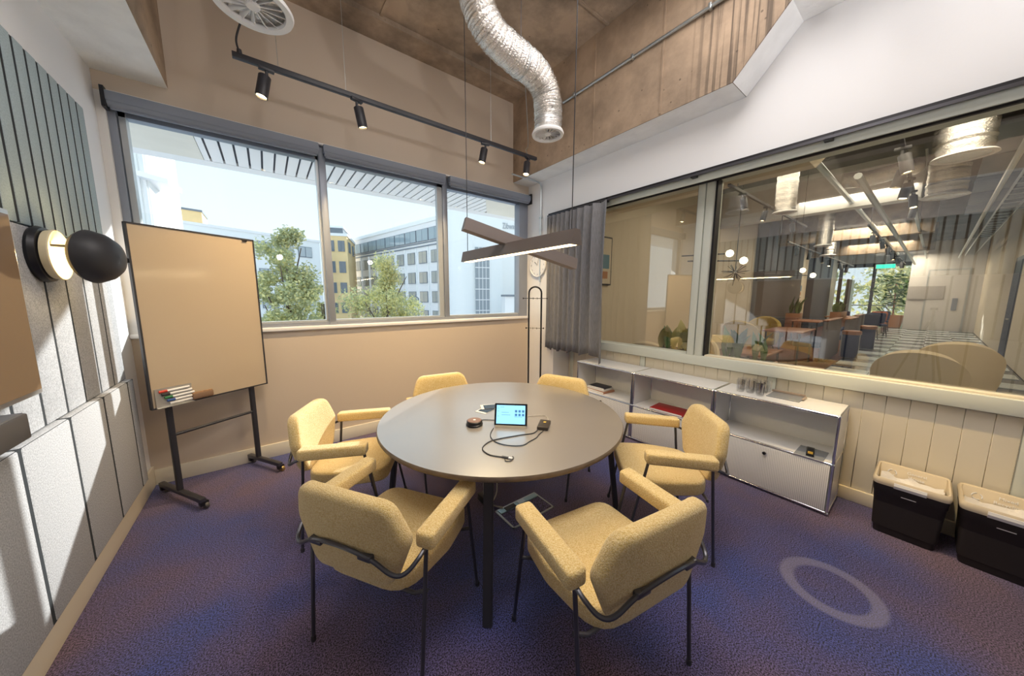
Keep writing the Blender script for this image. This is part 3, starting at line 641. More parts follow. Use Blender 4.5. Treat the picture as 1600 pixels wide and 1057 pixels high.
# ================================================================== BINS
def make_bin(x, y, lab, line1):
    t = thing('waste_bin', lab, 'bin', (x, y, 0), math.radians(0), 'recycling bins against the wainscot')
    def rrect(w, d, r): return round_poly([(-d, -w), (d, -w), (d, w), (-d, w)], r, 4)
    def stack(nm, secs, m, cap0=True, cap1=False):
        bm = bmesh.new(); R = []
        for w_, d_, r_, z_, ox in secs: R.append([bm.verts.new((p[0]+ox, p[1], z_)) for p in rrect(w_, d_, r_)])
        for A, B in zip(R, R[1:]):
            for k in range(len(A)): bm.faces.new((A[k], A[(k+1) % len(A)], B[(k+1) % len(B)], B[k]))
        if cap0: bm.faces.new(R[0])
        if cap1: bm.faces.new(R[-1])
        return link(nm, bm, m, t, True)
    stack('body', [(.125, .135, .03, 0, 0), (.147, .157, .03, .285, 0), (.149, .159, .03, .288, 0), (.152, .162, .03, .345, 0), (.147, .157, .03, .345, 0), (.135, .145, .03, .05, 0)], M['bin'], True, True)
    ld = stack('lid', [(.155, .165, .035, .340, 0), (.158, .168, .035, .352, 0), (.158, .168, .035, .372, 0), (.150, .160, .032, .385, 0), (.143, .152, .03, .380, 0), (.138, .146, .03, .30, .0)], M['binlid'], False)
    # raised back board carrying the lettering
    prism('back_flap', [(.092, .285), (.143, .381), (.152, .383), (.152, .285)], -.140, .140, M['binlid'], t, axis='Y')
    bm = bmesh.new(); n = 9
    g = [[bm.verts.new((-.135+.23*i/(n-1)+random.uniform(-.004, .004), -.132+.264*j/(n-1), .325+random.uniform(-.012, .018)-.075*math.sin(PI*i/(n-1))*math.sin(PI*j/(n-1)))) for j in range(n)] for i in range(n)]
    for i in range(n-1):
        for j in range(n-1): bm.faces.new((g[i][j], g[i+1][j], g[i+1][j+1], g[i][j+1]))
    link('bin_bag', bm, M['bag'], t, True)
    prism('scoop_lip', [(-.172, .372), (-.176, .355), (-.166, .335), (-.162, .372)], -.065, .065, M['wplastic'], t, axis='Y')
    prism('fold_line', [(-.1605, .291), (-.158, .286), (-.157, .292)], -.03, .03, M['wplastic'], t, axis='Y')
    sl = math.atan2(.096, .051)
    cx, cz = .120, .338
    for k, s_ in enumerate(line1):
        text('lettering', s_, .026, M['wplastic'], t, (cx+.0085-.0140*k-.004, -.02, cz+.0185-.026*k), (sl, 0, -PI/2), .0006)
    bm = bmesh.new(); dr = Vector((.051, 0, .096)).normalized(); ce_ = Vector((.1165, .085, .337))
    for q in range(3):
        p0 = [ce_ + dr*(.019*math.sin(2*PI*q/3+w_)) + Vector((0, 1, 0))*(.019*math.cos(2*PI*q/3+w_)) for w_ in (0, .5, 1.0, 1.5)]; add_tube(bm, p0, .0028, 6)
    link('symbol', bm, M['wplastic'], t, True)
    return t
make_bin(3.262, -.028, 'dark brown bin with cream lid next to the white cabinet', ['General', 'Waste'])
make_bin(3.262, -.365, 'dark brown bin with cream lid at the right edge', ['Mixed', 'Recycling'])

# ================================================================== FLOOR BOX, under-table bits
fb = thing('floor_box', 'square metal floor socket box set in the carpet under the table', 'floor box', (1.385, 1.66, 0))
for nm, a, b in (('frame', (-.19, -.112, 0), (.19, -.10, .005)), ('frame', (-.19, .10, 0), (.19, .112, .005)), ('frame', (-.19, -.112, 0), (-.176, .112, .005)), ('frame', (.178, -.112, 0), (.19, .112, .005))): box(nm, a, b, M['frame_lt'], fb)
box('carpet_insert', (-.176, -.10, 0), (.178, .055, .003), M['carpet'], fb); box('cable_flap', (-.17, .058, 0), (.178, .10, .006), mat('flap_steel', (.35, .5, .55), .3, .6), fb); box('socket_cover', (-.12, .06, .006), (-.03, .098, .009), M['dkframe'], fb); box('socket_cover', (.0, .06, .006), (.06, .098, .009), M['zinc'], fb)
tr_ = thing('cable_box', 'small black power unit hanging under the table', 'power unit', (1.20, 1.92, .0))
box('body', (-.03, -.05, .0), (.03, .05, .05), M['dkframe'], tr_, .004)
tag(tube('hanging_cable', smooth_path([(1.25, 1.85, .67), (1.24, 1.87, .5), (1.27, 1.86, .3), (1.26, 1.84, .1), (1.22, 1.84, .012), (1.26, 1.76, .012)], 6), .006, M['wcord'], None, 6), 'grey cable hanging from the table down to the floor box', 'cable')
tag(tube('hanging_cable', smooth_path([(1.17, 1.88, .67), (1.18, 1.90, .45), (1.20, 1.92, .2), (1.20, 1.92, .052)], 6), .007, M['wplastic'], None, 6), 'white cable hanging from the table to the black power unit', 'cable')

# ================================================================== COAT STAND
cs = thing('coat_stand', 'black loop-topped coat stand in the corner by the window', 'coat stand', (2.80, 3.18, 0), math.radians(-47))
r_ = .082; arc = [(r_*math.cos(PI*k/12), 0, 1.588+r_*math.sin(PI*k/12)) for k in range(13)]
tube('loop', [(r_, 0, .01)]+arc+[(-r_, 0, .01)], .0115, M['black'], cs, 10)
lathe('base', [(0, 0), (.165, 0), (.17, .006), (.165, .012), (0, .014)], M['black'], cs, seg=32)
for z, L in ((1.52, .155), (1.13, .115)):
    pg = tube('peg_bar', [(-L, -.012, z), (L, -.012, z)], .004, M['black'], cs, 6)
    for s in (-1, 1): lathe('knob', [(0, -.01), (.009, -.006), (.011, 0), (.009, .006), (0, .01)], M['black'], pg, c=(s*L, -.012, z), axis='X', seg=10)
    for s in (-.02, .03): tube('hook', [(s, -.012, z), (s, -.045, z-.01), (s, -.055, z+.012)], .0035, M['black'], cs, 6)

# ================================================================== CLOCK
ck = thing('wall_clock', 'pale round wall clock on the white pillar beside the curtain', 'clock', (3.14, 3.50, 1.99))
lathe('case', [(0, 0), (.165, 0), (.172, -.008), (.168, -.028), (.158, -.03), (.155, -.02), (0, -.02)], M['wplastic'], ck, axis='X', seg=48)
bm = bmesh.new()
for k in range(12):
    a = 2*PI*k/12; c_ = Vector((-.0215, .132*math.sin(a), .132*math.cos(a))); add_box(bm, c_-Vector((.001, .006, .011)), c_+Vector((.001, .006, .011)))
link('hour_marks', bm, M['silver'], ck)
tube('hand', [(-.024, 0, 0), (-.024, .06, .05)], .004, M['silver'], ck, 6); tube('hand', [(-.025, 0, 0), (-.025, -.03, .11)], .003, M['silver'], ck, 6)

# conduit by the pillar
cdt = thing('wall_conduit', 'grey conduit pipe running down the pillar from the last spotlight', 'pipe')
tube('pipe', smooth_path([(2.62, 3.45, 3.10), (2.90, 3.45, 3.095), (3.07, 3.45, 3.09), (3.115, 3.45, 3.06), (3.122, 3.45, 2.98), (3.122, 3.45, 2.4), (3.122, 3.45, 1.75)], 6), .011, M['zinc'], cdt, 8)
for z in (2.62,): box('clip', (3.108, 3.43, z), (3.139, 3.47, z+.02), M['zinc'], cdt)

# ================================================================== CURTAIN
cu = thing('curtain', 'grey linen curtain gathered in folds beside the glazed partition', 'curtain')
bm = bmesh.new(); NY, NZ = 150, 14; g = []
yA, yB = 3.255, 2.29
for i in range(NY+1):
    s = i/NY; row = []
    for j in range(NZ+1):
        v = j/NZ; z = 2.60-(2.60-.835)*v
        # narrow gathers at the far end, broad folds at the near end
        ph = 2*PI*(15*s - 5.2*s*s)*1.0
        amp = (.026+.022*s)*(.55+.45*min(1, v*4)); amp *= 1+.25*math.sin(3.1*s*6+2*v)
        x = 3.068+amp*math.sin(ph+.5*math.sin(3*v+9*s)*v)-.012*v*math.sin(5*s)
        y = yA+(yB-yA)*s + .012*math.cos(ph)*(.4+.6*v)
        zz = z + (.02*math.sin(ph*.5)*v if v > .95 else 0)+(-.06*s*s*v if s > .9 else 0)
        row.append(bm.verts.new((x, y, zz)))
    g.append(row)
for i in range(NY):
    for j in range(NZ): bm.faces.new((g[i][j], g[i+1][j], g[i+1][j+1], g[i][j+1]))
fab = link('fabric', bm, M['curtain'], cu, True)
for p in fab.data.polygons: p.use_smooth = True
md = fab.modifiers.new('s', 'SOLIDIFY'); md.thickness = .003
bm = bmesh.new()
for k in range(12): add_box(bm, (3.082, yB+.03+k*.08, 2.596), (3.092, yB+.045+k*.08, 2.612))
link('gliders', bm, M['black'], cu)

# ================================================================== CEILING SERVICES
def diffuser(name, lab, c, R, parent_pts, rad, grp=None, foil='foil'):
    t = thing(name, lab, 'air duct', group=grp)
    path = smooth_path(parent_pts, 16); bm = bmesh.new()
    # crinkled flexible sleeve: ribs along the run
    dense = []
    for a, b in zip(path, path[1:]):
        for k in range(2): dense.append(a.lerp(b, k/2))
    dense.append(path[-1]); rr = [rad*(1+.035*math.sin(i*2.4)+random.uniform(-.03, .03)) for i in range(len(dense))]
    add_tube(bm, dense, rr, 28); link('flexible_duct', bm, M[foil], t, True)
    x, y, z = c
    lathe('collar', [(rad*.98, .12), (rad*1.0, .03), (R*.86, .012), (R*.86, .0)], M['silver'], t, c=c, seg=40, cap=False)
    lathe('rim', [(R*.80, .012), (R*.82, -.004), (R, -.006), (R*1.03, .006), (R*.98, .02), (R*.84, .022), (R*.80, .012)], M['wplastic'], t, c=c, seg=48)
    lathe('hub', [(0, -.002), (R*.16, -.002), (R*.20, .008), (R*.16, .02), (0, .02)], M['wplastic'], t, c=c, seg=20)
    lathe('inner_dark', [(0, .06), (R*.82, .06), (R*.82, .055), (0, .055)], M['scr_bez'], t, c=c, seg=24)
    for k in range(16):
        a = 2*PI*k/16; d = Vector((math.cos(a), math.sin(a), 0)); n = Vector((-d.y, d.x, 0)); bm = bmesh.new(); vs = []
        for rr_ in (R*.17, R*.82):
            for s, h in ((-1, .004), (1, .020)):
                vs.append(bm.verts.new(Vector(c)+d*rr_+n*(s*R*.045*(rr_/R+.25))+Vector((0, 0, h))))
        bm.faces.new((vs[0], vs[1], vs[3], vs[2])); o = link('blade', bm, M['wplastic'], t); mdd = o.modifiers.new('s', 'SOLIDIFY'); mdd.thickness = .003
    return t
diffuser('ventilation_duct', 'silver foil ventilation duct bending down to a round white grille', (1.92, 2.05, 2.85), .125, [(1.22, 2.06, 4.17), (1.22, 2.05, 3.78), (1.235, 2.03, 3.50), (1.34, 2.01, 3.32), (1.55, 2.02, 3.27), (1.76, 2.04, 3.25), (1.89, 2.05, 3.16), (1.92, 2.05, 3.02), (1.92, 2.05, 2.87)], .108)
diffuser('ventilation_duct', 'round white swirl grille at the top left of the picture', (.06, 2.36, 3.07), .178, [(.06, 2.36, 4.17), (.06, 2.36, 3.8), (.06, 2.36, 3.4), (.06, 2.36, 3.09)], .14)
# duct hanger
hg = thing('duct_strap', 'thin hanging wire holding the foil duct', 'strap'); tube('wire', [(1.62, 2.03, 4.18), (1.62, 2.03, 3.37)], .002, M['steel'], hg, 6); tube('band', [(1.62+.0, 2.03+.118*math.cos(a), 3.262+.118*math.sin(a)) for a in [2*PI*k/24 for k in range(24)]], .003, M['zinc'], hg, 6, True)
# conduit on the beam
cb2 = thing('beam_conduit', 'thin galvanised conduit fixed along the stained concrete beam', 'pipe')
tube('pipe', [(2.835, 2.78, 3.72), (2.835, -1.5, 3.72)], .014, M['zinc'], cb2, 10)
for y in (2.6, 1.9, 1.25, .6): box('saddle', (2.815, y, 3.70), (2.855, y+.022, 3.742), M['zinc'], cb2, .003)
tag(tube('cable_drop', smooth_path([(2.70, 3.3, 4.15), (2.76, 3.32, 3.7), (2.74, 3.28, 3.42), (2.64, 3.2, 3.30), (2.60, 3.05, 3.14)], 6), .006, M['zinc'], None, 6), 'grey cable dropping to the right end of the light track', 'cable')
# ceiling plate by duct
tag(box('ceiling_plate', (1.45, 1.55, 4.160), (2.1, 2.25, 4.178), mat('grey_plate', (.20, .21, .22), .5, .3), None, .004), 'grey steel plate bolted to the concrete above the foil duct', 'plate')

def track_spot(name='track_spotlight'):
    t = thing(name, '', 'spotlight')
    box('adaptor', (-.045, -.016, -.035), (.045, .016, -.012), M['dkframe'], t, .003)
    tube('stem', [(0, 0, -.03), (0, 0, -.075)], .010, M['dkframe'], t, 10)
    mt_ = Matrix.Rotation(math.radians(12), 3, 'Y')
    b = lathe('body', [(0, .0), (.034, .0), (.037, -.004), (.037, -.145), (.031, -.147), (.030, -.128), (0, -.128)], M['dkframe'], t, c=(-.012, 0, -.072), seg=28, mtx=mt_)
    lathe('lens', [(0, -.129), (.031, -.129), (.031, -.136), (0, -.138)], M['lamp_on'], b, c=(-.012, 0, -.072), seg=24, mtx=mt_)
    return t
lt = thing('lighting_track', 'long black lighting track hung on wires below the window wall ceiling', 'light track', (0, 3.0, 3.14))
box('rail', (-.06, -.017, -.018), (2.63, .017, .016), M['dkframe'], lt, .002)
box('slot', (-.055, -.006, -.020), (2.62, .006, -.018), M['steel'], lt)
for x in (.19, .625, 2.0): tube('suspension_wire', [(x, 0, .015), (x, 0, 1.04)], .0016, M['zinc'], lt, 6)
tube('feed_cable', smooth_path([(-.02, 0, .03), (-.03, 0, .10), (.0, -.05, .18), (.05, -.14, .26), (.14, -.27, .36), (.20, -.33, .7), (.20, -.33, 1.04)], 6), .006, M['cord'], lt, 8); lathe('feed_boss', [(0, 0), (.016, 0), (.013, .03), (0, .035)], M['dkframe'], lt, c=(-.02, 0, .015), seg=12)
s0 = track_spot(); labs = ['black track spotlight nearest the round swirl grille', 'black track spotlight over the first window mullion', 'black track spotlight above the X shaped pendant', 'black track spotlight at the track end by the beam']
for i, (x, rz) in enumerate(((.12, .1), (.70, PI+.3), (1.93, -.2), (2.50, .5))):
    if i == 0: s = s0; s.location = (x, 3.0, 3.14); s.rotation_euler = (0, 0, rz)
    else: s = dup(s0, (x, 3.0, 3.14), rz, labs[i])
    s['label'] = labs[i]; s['group'] = 'track spotlights'
    lamp('track_light', 'SPOT', (x, 3.0, 2.90), 62, (1, .72, .38), .03, (.02*i, .30, -1), spot_size=math.radians(100), spot_blend=.9)
# second track by the right wall, just over the frame
lt2 = thing('lighting_track', 'lighting track fixed high along the right wall above the bins', 'light track', (2.62, 0, 3.44))
box('rail', (-.017, -2.9, -.018), (.017, .75, .016), M['dkframe'], lt2, .002); box('bracket', (-.01, -.2, .016), (.01, -.17, .70), M['dkframe'], lt2)
box('bracket', (-.01, .6, .016), (.01, .63, .70), M['dkframe'], lt2)
for i, y in enumerate((.36, -.6, -1.6)):
    s = dup(s0, (2.62, y, 3.44), PI/2, ['track spotlight peeking in at the top right edge', 'track spotlight over the bins out of the frame', 'last track spotlight along the right wall'][i]); s['group'] = 'track spotlights'
lamp('track_light', 'SPOT', (2.60, .30, 3.18), 130, (1, .70, .30), .03, (.85, -.20, -2.6), spot_size=math.radians(34), spot_blend=.8)
lamp('track_light', 'SPOT', (2.60, -.6, 3.18), 26, (1, .74, .40), .03, (-.2, .3, -1), spot_size=math.radians(70), spot_blend=.9)

# ================================================================== PENDANT
pd = thing('cross_pendant', 'X shaped pendant of two bronze light bars above the table', 'pendant lamp')
def bar(nm, p, q, hw, ht, m):
    p, q = Vector(p), Vector(q); d = (q-p).normalized(); n = d.cross(Vector((0, 0, 1))).normalized(); z = n.cross(d); bm = bmesh.new(); vs = []
    for P_ in (p, q):
        for a, b in ((-1, -1), (1, -1), (1, 1), (-1, 1)):
            wd = hw*(1.0 if b < 0 else .55); vs.append(bm.verts.new(P_+n*a*wd+z*b*ht))
    bm.faces.new(vs[:4]); bm.faces.new(vs[4:])
    for i in range(4): bm.faces.new((vs[i], vs[(i+1) % 4], vs[4+(i+1) % 4], vs[4+i]))
    return link(nm, bm, m, pd)
b1 = bar('lower_bar', (1.32, 2.37, 1.864), (1.335, 1.185, 1.864), .040, .040, M['pend'])
p_, q_ = Vector((1.321, 2.35, 1.8245)), Vector((1.334, 1.205, 1.8245)); bm = bmesh.new(); add_box(bm, (1.300, 1.205, 1.8225), (1.355, 2.35, 1.8262)); link('diffuser', bm, M['bar_on'], b1)
b2 = bar('upper_bar', (1.045, 1.885, 2.01), (1.875, 1.68, 1.79), .038, .040, M['pend'])
for x, y, z in ((1.321, 2.33, 1.895), (1.334, 1.225, 1.895)): tube('suspension_wire', [(x, y, z), (x, y, 4.18)], .0028, M['cord'], pd, 6)
lathe('wire_grip', [(0, 0), (.006, .002), (.006, .02), (0, .024)], M['steel'], pd, c=(1.321, 2.33, 2.10), seg=8)
lp = lamp('pendant_light', 'AREA', (1.327, 1.777, 1.815), 11, (1, .76, .42), (.05, 1.1), (0, 0, -1)); lp.rotation_euler = (0, 0, 0)

# ================================================================== CAMERA TRIPOD (seen reflected in the glass)
tpd = thing('tripod', 'thin dark tripod reflected in the glazed partition', 'tripod', (0, 0, 0))
for k in range(3):
    a = math.radians(217+120*k); tube('leg', [(.02*math.cos(a), .02*math.sin(a), 1.22), (.20*math.cos(a), .20*math.sin(a), .60), (.37*math.cos(a), .37*math.sin(a), .01)], [.014, .012, .009], M['dkframe'], tpd, 8)
tube('centre_column', [(0, 0, .75), (0, 0, 1.40)], .012, M['steel'], tpd, 8)
lathe('mount', [(0, 1.38), (.03, 1.38), (.03, 1.41), (0, 1.41)], M['black'], tpd, seg=16)

# ================================================================== LOUNGE BEYOND THE GLASS
cream = mat('lounge_cream', (.74, .66, .52), .7); greyw = mat('lounge_grey_white', (.62, .60, .58), .6)
navy = mat('navy_panel', (.035, .05, .085), .6); pleat = stripes('pleated_panel', (.16, .16, .18), (.05, .05, .06), 'X', 14, .5)
wood = mat('red_wood_floor', (.16, .055, .035), .30, var=.5, scale=3, stretch=(1, 6, 1)); tile_l = mat('pale_tile', (.66, .73, .76), .18); tile_d = mat('dark_tile', (.10, .11, .13), .22)
copper = mat('copper_wood', (.33, .14, .07), .35); greyf = mat('taupe_upholstery', (.17, .15, .15), .85, var=.1, scale=40); navyf = mat('navy_fabric', (.025, .04, .10), .85)
creamf = mat('cream_fabric', (.80, .68, .47), .9, bump=.2, bscale=200); mustf = mat('mustard_fabric', (.50, .36, .10), .9); orangef = mat('orange_fabric', (.42, .12, .04), .85)
terra = mat('terracotta', (.50, .24, .12), .7); leaf = mat('leaf_green', (.10, .20, .06), .5, var=.4, scale=6); leafy = mat('leaf_yellow_green', (.42, .40, .12), .5, var=.3, scale=6)
raft = mat('blue_grey_raft', (.17, .20, .25), .5, .3); dkceil = mat('dark_soffit', (.10, .09, .085), .8, var=.4, scale=2)
fl = struct(box('floor', (3.62, -1.4, -.12), (30, 3.9, -.012), tile_d)); box('wood_boards', (3.62, 1.3, -.012), (24.6, 3.75, 0), wood, fl)
far_t = bmesh.new(); tmesh = {}
for i in range(34):
    for j in range(4):
        x = 4.0+i*.6; y = -1.12+j*.6
        if (i+j) % 2: continue
        if x < 13: box('tile', (x+.006, y+.006, -.012), (x+.594, min(y+.594, 1.29), 0), tile_l, fl)
        else: add_box(far_t, (x+.006, y+.006, -.012), (x+.594, min(y+.594, 1.29), 0))
ft = link('far_tiles', far_t, tile_l, fl); ft['kind'] = 'stuff'
cl = struct(box('ceiling', (3.62, -1.4, 4.1), (30, 3.9, 4.3), dkceil))
lw = bpy.data.objects.new('wall_lounge', None); COL.objects.link(lw); lw['kind'] = 'structure'
for nm, a, b, y0, m in (('wall_section', 3.62, 8.65, 3.75, cream), ('wall_section', 8.65, 9.75, 3.72, navy), ('wall_section', 9.75, 12.95, 3.75, cream), ('pleated_pier', 12.95, 17.7, 3.45, pleat), ('wall_section', 17.7, 20.2, 3.75, cream), ('wall_section', 20.2, 24.2, 3.5, navy), ('wall_section', 24.2, 27, 3.7, cream)):
    box(nm, (a, y0, 0), (b, 3.95, 4.1), m, lw)
struct(box('wall_corridor', (3.62, -1.3, 0), (24.6, -1.16, 4.1), cream))
d2 = struct(box('door_1', (14.3, -1.165, 0), (15.4, -1.145, 2.45), navy)); box('door_frame', (14.2, -1.17, 0), (15.5, -1.155, 2.55), M['dkframe'], d2); box('handle', (14.45, -1.145, 1.0), (14.6, -1.10, 1.03), M['chrome'], d2)
d3 = struct(box('door_2', (9.2, -1.165, 0), (10.2, -1.15, 2.45), cream)); box('door_frame', (9.12, -1.168, 0), (10.28, -1.158, 2.53), M['sage'], d3); box('keypad', (10.45, -1.16, 1.25), (10.53, -1.13, 1.42), M['black'], d3)
ew = struct(box('wall_end', (24.6, -1.3, 0), (24.8, .86, 4.1), greyw))
d4 = struct(box('door_3', (24.56, -.78, 0), (24.598, .28, 2.75), greyw)); box('door_frame', (24.57, -.84, 0), (24.599, .34, 2.81), M['frame_lt'], d4); box('push_plate', (24.54, -.60, .95), (24.56, -.45, 1.5), M['frame'], d4); box('sign_plate', (24.54, -.2, 1.45), (24.56, .85, 2.05), mat('grey_sign', (.40, .38, .36), .5), d4)
fw_ = bpy.data.objects.new('window_3', None); COL.objects.link(fw_); fw_['kind'] = 'structure'
for y0, y1 in ((.80, .95), (2.15, 2.28), (3.45, 3.6)): box('mullion', (27, y0, 0), (27.12, y1, 3.35), M['dkframe'], fw_)
box('head_frame', (27, .8, 3.2), (27.12, 3.9, 3.4), M['dkframe'], fw_); box('transom', (27.02, .95, 1.05), (27.08, 3.45, 1.10), M['frame'], fw_); box('bulkhead', (27, -1.3, 3.4), (27.15, 3.95, 4.1), greyw, fw_)
for y0, y1 in ((.95, 2.15), (2.28, 3.45)): box('pane', (27.05, y0, 0), (27.056, y1, 3.2), M['glass'], fw_)
# cross beams
struct(prism('trim_5', [(3.75, 3.10), (1.05, 3.10), (.70, 3.50), (-1.16, 3.50), (-1.16, 4.1), (3.75, 4.1)], 5.02, 5.42, cream, axis='X'))
struct(box('trim_6', (9.3, .35, 3.30), (9.6, 3.75, 4.1), M['white_conc']))
struct(box('trim_7', (14.0, .2, 3.25), (14.3, 3.75, 4.1), M['conc_ceil'])); struct(box('trim_8', (18.5, .2, 3.2), (18.8, 3.5, 4.1), M['conc_ceil']))
cr1 = thing('ceiling_raft', 'blue grey perforated metal ceiling raft above the tiled lounge aisle', 'ceiling panel')
for i in range(5):
    for j in range(2): box('panel', (6.9+i*1.35, -1.1+j*.46, 3.52), (8.2+i*1.35, -.66+j*.46, 3.56), raft, cr1, .004)
for x in (7.6, 10.3, 13): box('carrier', (x, -1.1, 3.58), (x+.04, -.2, 3.62), M['zinc'], cr1)
ty0 = -.80
tray = thing('cable_tray', 'galvanised cable tray running above the lounge aisle', 'cable tray')
for y in (-.80, -.57): box('side_rail', (5.6, y, 3.30), (24, y+.012, 3.36), M['zinc'], tray)
for i in range(40): box('rung', (5.8+i*.45, -.80, 3.30), (5.83+i*.45, -.57, 3.312), M['zinc'], tray)
def drop_duct(lab, x, y, z, r, top=4.1):
    t = thing('drop_duct', lab, 'air duct'); bm = bmesh.new(); n = 36
    add_tube(bm, [(x, y, z+(top-z)*i/n) for i in range(n+1)], [r*(1+.03*math.sin(i*2.3)+random.uniform(-.02, .02)) for i in range(n+1)], 20); link('flexible_duct', bm, M['foil'], t, True)
    lathe('rim', [(r*.8, .01), (r, -.01), (r*1.18, .0), (r*1.1, .02), (r*.9, .02)], M['wplastic'], t, c=(x, y, z), seg=28, cap=False); return t
drop_duct('wide foil duct dropping from the lounge ceiling nearest the glass', 6.3, -.02, 3.10, .20)
drop_duct('foil duct with white rim behind the nearest wide lounge duct', 8.3, .08, 3.06, .20)
drop_duct('foil duct over the near lounge track', 6.9, 1.66, 2.92, .14)
drop_duct('foil duct above the yellow tub chairs', 11.5, 1.9, 2.85, .16)
drop_duct('foil duct beside the navy wall section', 14.8, 2.3, 2.9, .17)
hd = thing('lounge_duct', 'horizontal crinkled foil duct under the lounge ceiling', 'air duct'); bm = bmesh.new()
add_tube(bm, smooth_path([(8.4, 1.25, 3.62), (8.5, .9, 3.60), (8.55, .5, 3.66), (8.75, .46, 3.72), (8.8, .5, 4.0)], 14), .13, 16); link('flexible_duct', bm, M['foil'], hd, True)
for i, (x0, x1, y, z) in enumerate(((6, 24, -.42, 3.25), (6, 24, .75, 3.05), (10, 24, .45, 3.3), (6, 22, 1.2, 3.4))):
    tag(tube('ceiling_pipe', [(x0, y, z), (x1, y, z)], .03+.01*(i % 2), M['zinc'], None, 8), ['galvanised pipe nearest the corridor wall', 'galvanised pipe low over the tiled aisle', 'galvanised pipe starting behind the white bulkhead', 'galvanised pipe high over the wooden floor edge'][i], 'pipe')
# tracks and spotlights in the lounge
def ltrack(x0, x1, y, z, lab):
    t = thing('lounge_track', lab, 'light track'); box('rail', (x0, y-.017, z-.018), (x1, y+.017, z+.016), M['dkframe'], t)
    for x in (x0+.3, x1-.3): tube('suspension_wire', [(x, y, z+.01), (x, y, 4.1)], .004, M['dkframe'], t, 6)
ltrack(5.0, 9.2, 1.82, 3.02, 'light track in the lounge nearest the glazed partition'); ltrack(5.6, 12.5, .42, 3.32, 'light track over the lounge aisle with wide spotlights'); ltrack(10, 23, 1.0, 3.02, 'long far light track over the aisle edge'); ltrack(11, 22, 2.5, 2.98, 'far light track above the booths')
sp = [(5.5, 1.82, 3.02, 1.1), (6.6, 1.82, 3.02, 1.1), (8.1, 1.82, 3.02, 1.1), (6.1, .42, 3.32, 1.5), (6.8, .42, 3.32, 1.5), (7.7, .42, 3.32, 1.5), (8.7, .42, 3.32, 1.4), (9.8, .42, 3.32, 1.3), (11.0, 1.0, 3.02, 1.2), (12.6, 1.0, 3.02, 1.2), (14.2, 1.0, 3.02, 1.3), (16, 1.0, 3.02, 1.4), (18, 1.0, 3.02, 1.5), (20, 1.0, 3.02, 1.6), (12, 2.5, 2.98, 1.2), (13.5, 2.5, 2.98, 1.3), (15, 2.5, 2.98, 1.4), (16.5, 2.5, 2.98, 1.5), (18.5, 2.5, 2.98, 1.6), (20.5, 2.5, 2.98, 1.7)]
wh = ['nearest', 'second', 'third', 'fourth', 'fifth', 'sixth', 'seventh', 'eighth']; cnt = {}
trn = {1.82: 'the lounge track closest to the partition', .42: 'the aisle track with wide spotlights', 1.0: 'the long far aisle track', 2.5: 'the far track above the booths'}
for i, (x, y, z, sc_) in enumerate(sp):
    k = cnt.get(y, 0); cnt[y] = k+1; dup(s0, (x, y, z), random.uniform(0, 6), f'{wh[k]} spotlight from the glass on {trn[y]}', 'lounge spotlights', (sc_,)*3)
# globe lamps, burst pendant
gl_on = mat('globe_glow', (1, .9, .75), .4, emit=(1, .86, .62), strength=3)
def globe_lamp(lab, x, y, z, dx):
    t = thing('globe_lamp', lab, 'pendant lamp')
    tube('rod', [(x-dx, y+.55, z-.03), (x, y+.05, z)], .01, M['dkframe'], t, 6); tube('rod', [(x-dx, y+.45, z-.12), (x+.1, y-.12, z-.12)], .01, M['dkframe'], t, 6); tube('stem', [(x-dx*.6, y+.34, z-.1), (x-dx*.6, y+.34, 4.1)], .008, M['dkframe'], t, 6)
    for c in ((x, y+.03, z), (x+.1, y-.14, z-.12)): lathe('globe', [(0, -.06), (.042, -.042), (.06, 0), (.042, .042), (0, .06)], gl_on, t, c=c, seg=16)
globe_lamp('black rod lamp with two glowing globes nearest the partition', 6.0, 2.06, 2.24, .5); globe_lamp('black rod lamp with two glowing globes before the navy wall', 10.0, 1.92, 2.16, 1.2)
bp_ = thing('burst_pendant', 'spiky metal burst pendant before the cream lounge wall', 'pendant lamp', (8.6, 2.85, 2.10)); lathe('core', [(0, -.05), (.04, -.03), (.05, 0), (.04, .03), (0, .05)], M['chrome'], bp_, seg=12); tube('stem', [(0, 0, .05), (0, 0, 2.0)], .008, M['dkframe'], bp_, 6)
bm = bmesh.new()
for k in range(34):
    v = Vector((random.gauss(0, 1), random.gauss(0, 1), random.gauss(0, 1.3))).normalized()*random.uniform(.18, .32); add_tube(bm, [(0, 0, 0), v], .006, 4)
link('spikes', bm, M['steel'], bp_)
# pictures
for x0, x1, z0_, z1_, y, lab in ((4.80, 5.15, 1.75, 2.62, 3.745, 'framed brown and blue print on the lounge wall beside the curtain'), (18.5, 19.3, 1.5, 2.5, 3.745, 'narrow framed picture between the dark lounge wall sections')):
    p = thing('framed_picture', lab, 'picture'); box('frame', (x0, y-.03, z0_), (x1, y, z1_), M['dkframe'], p, .004); q_ = box('print', (x0+.03, y-.034, z0_+.03), (x1-.03, y-.03, z1_-.03), cream, p); box('print_block', (x0+.08, y-.036, z0_+.3), (x1-.08, y-.034, z0_+.55), mat('print_blue', (.15, .3, .4), .6), q_); box('print_block', (x0+.06, y-.036, z0_+.12), (x1-.12, y-.034, z0_+.25), terra, q_)
ex = thing('exit_sign', 'small green illuminated exit sign far down the lounge', 'sign', (22, 1.5, 2.9)); box('housing', (-.02, -.30, -.10), (.02, .30, .10), M['wplastic'], ex); box('face', (-.026, -.28, -.085), (-.02, .28, .085), M['exit'], ex); tube('hanger', [(0, 0, .1), (0, 0, 1.15)], .008, M['zinc'], ex, 6)
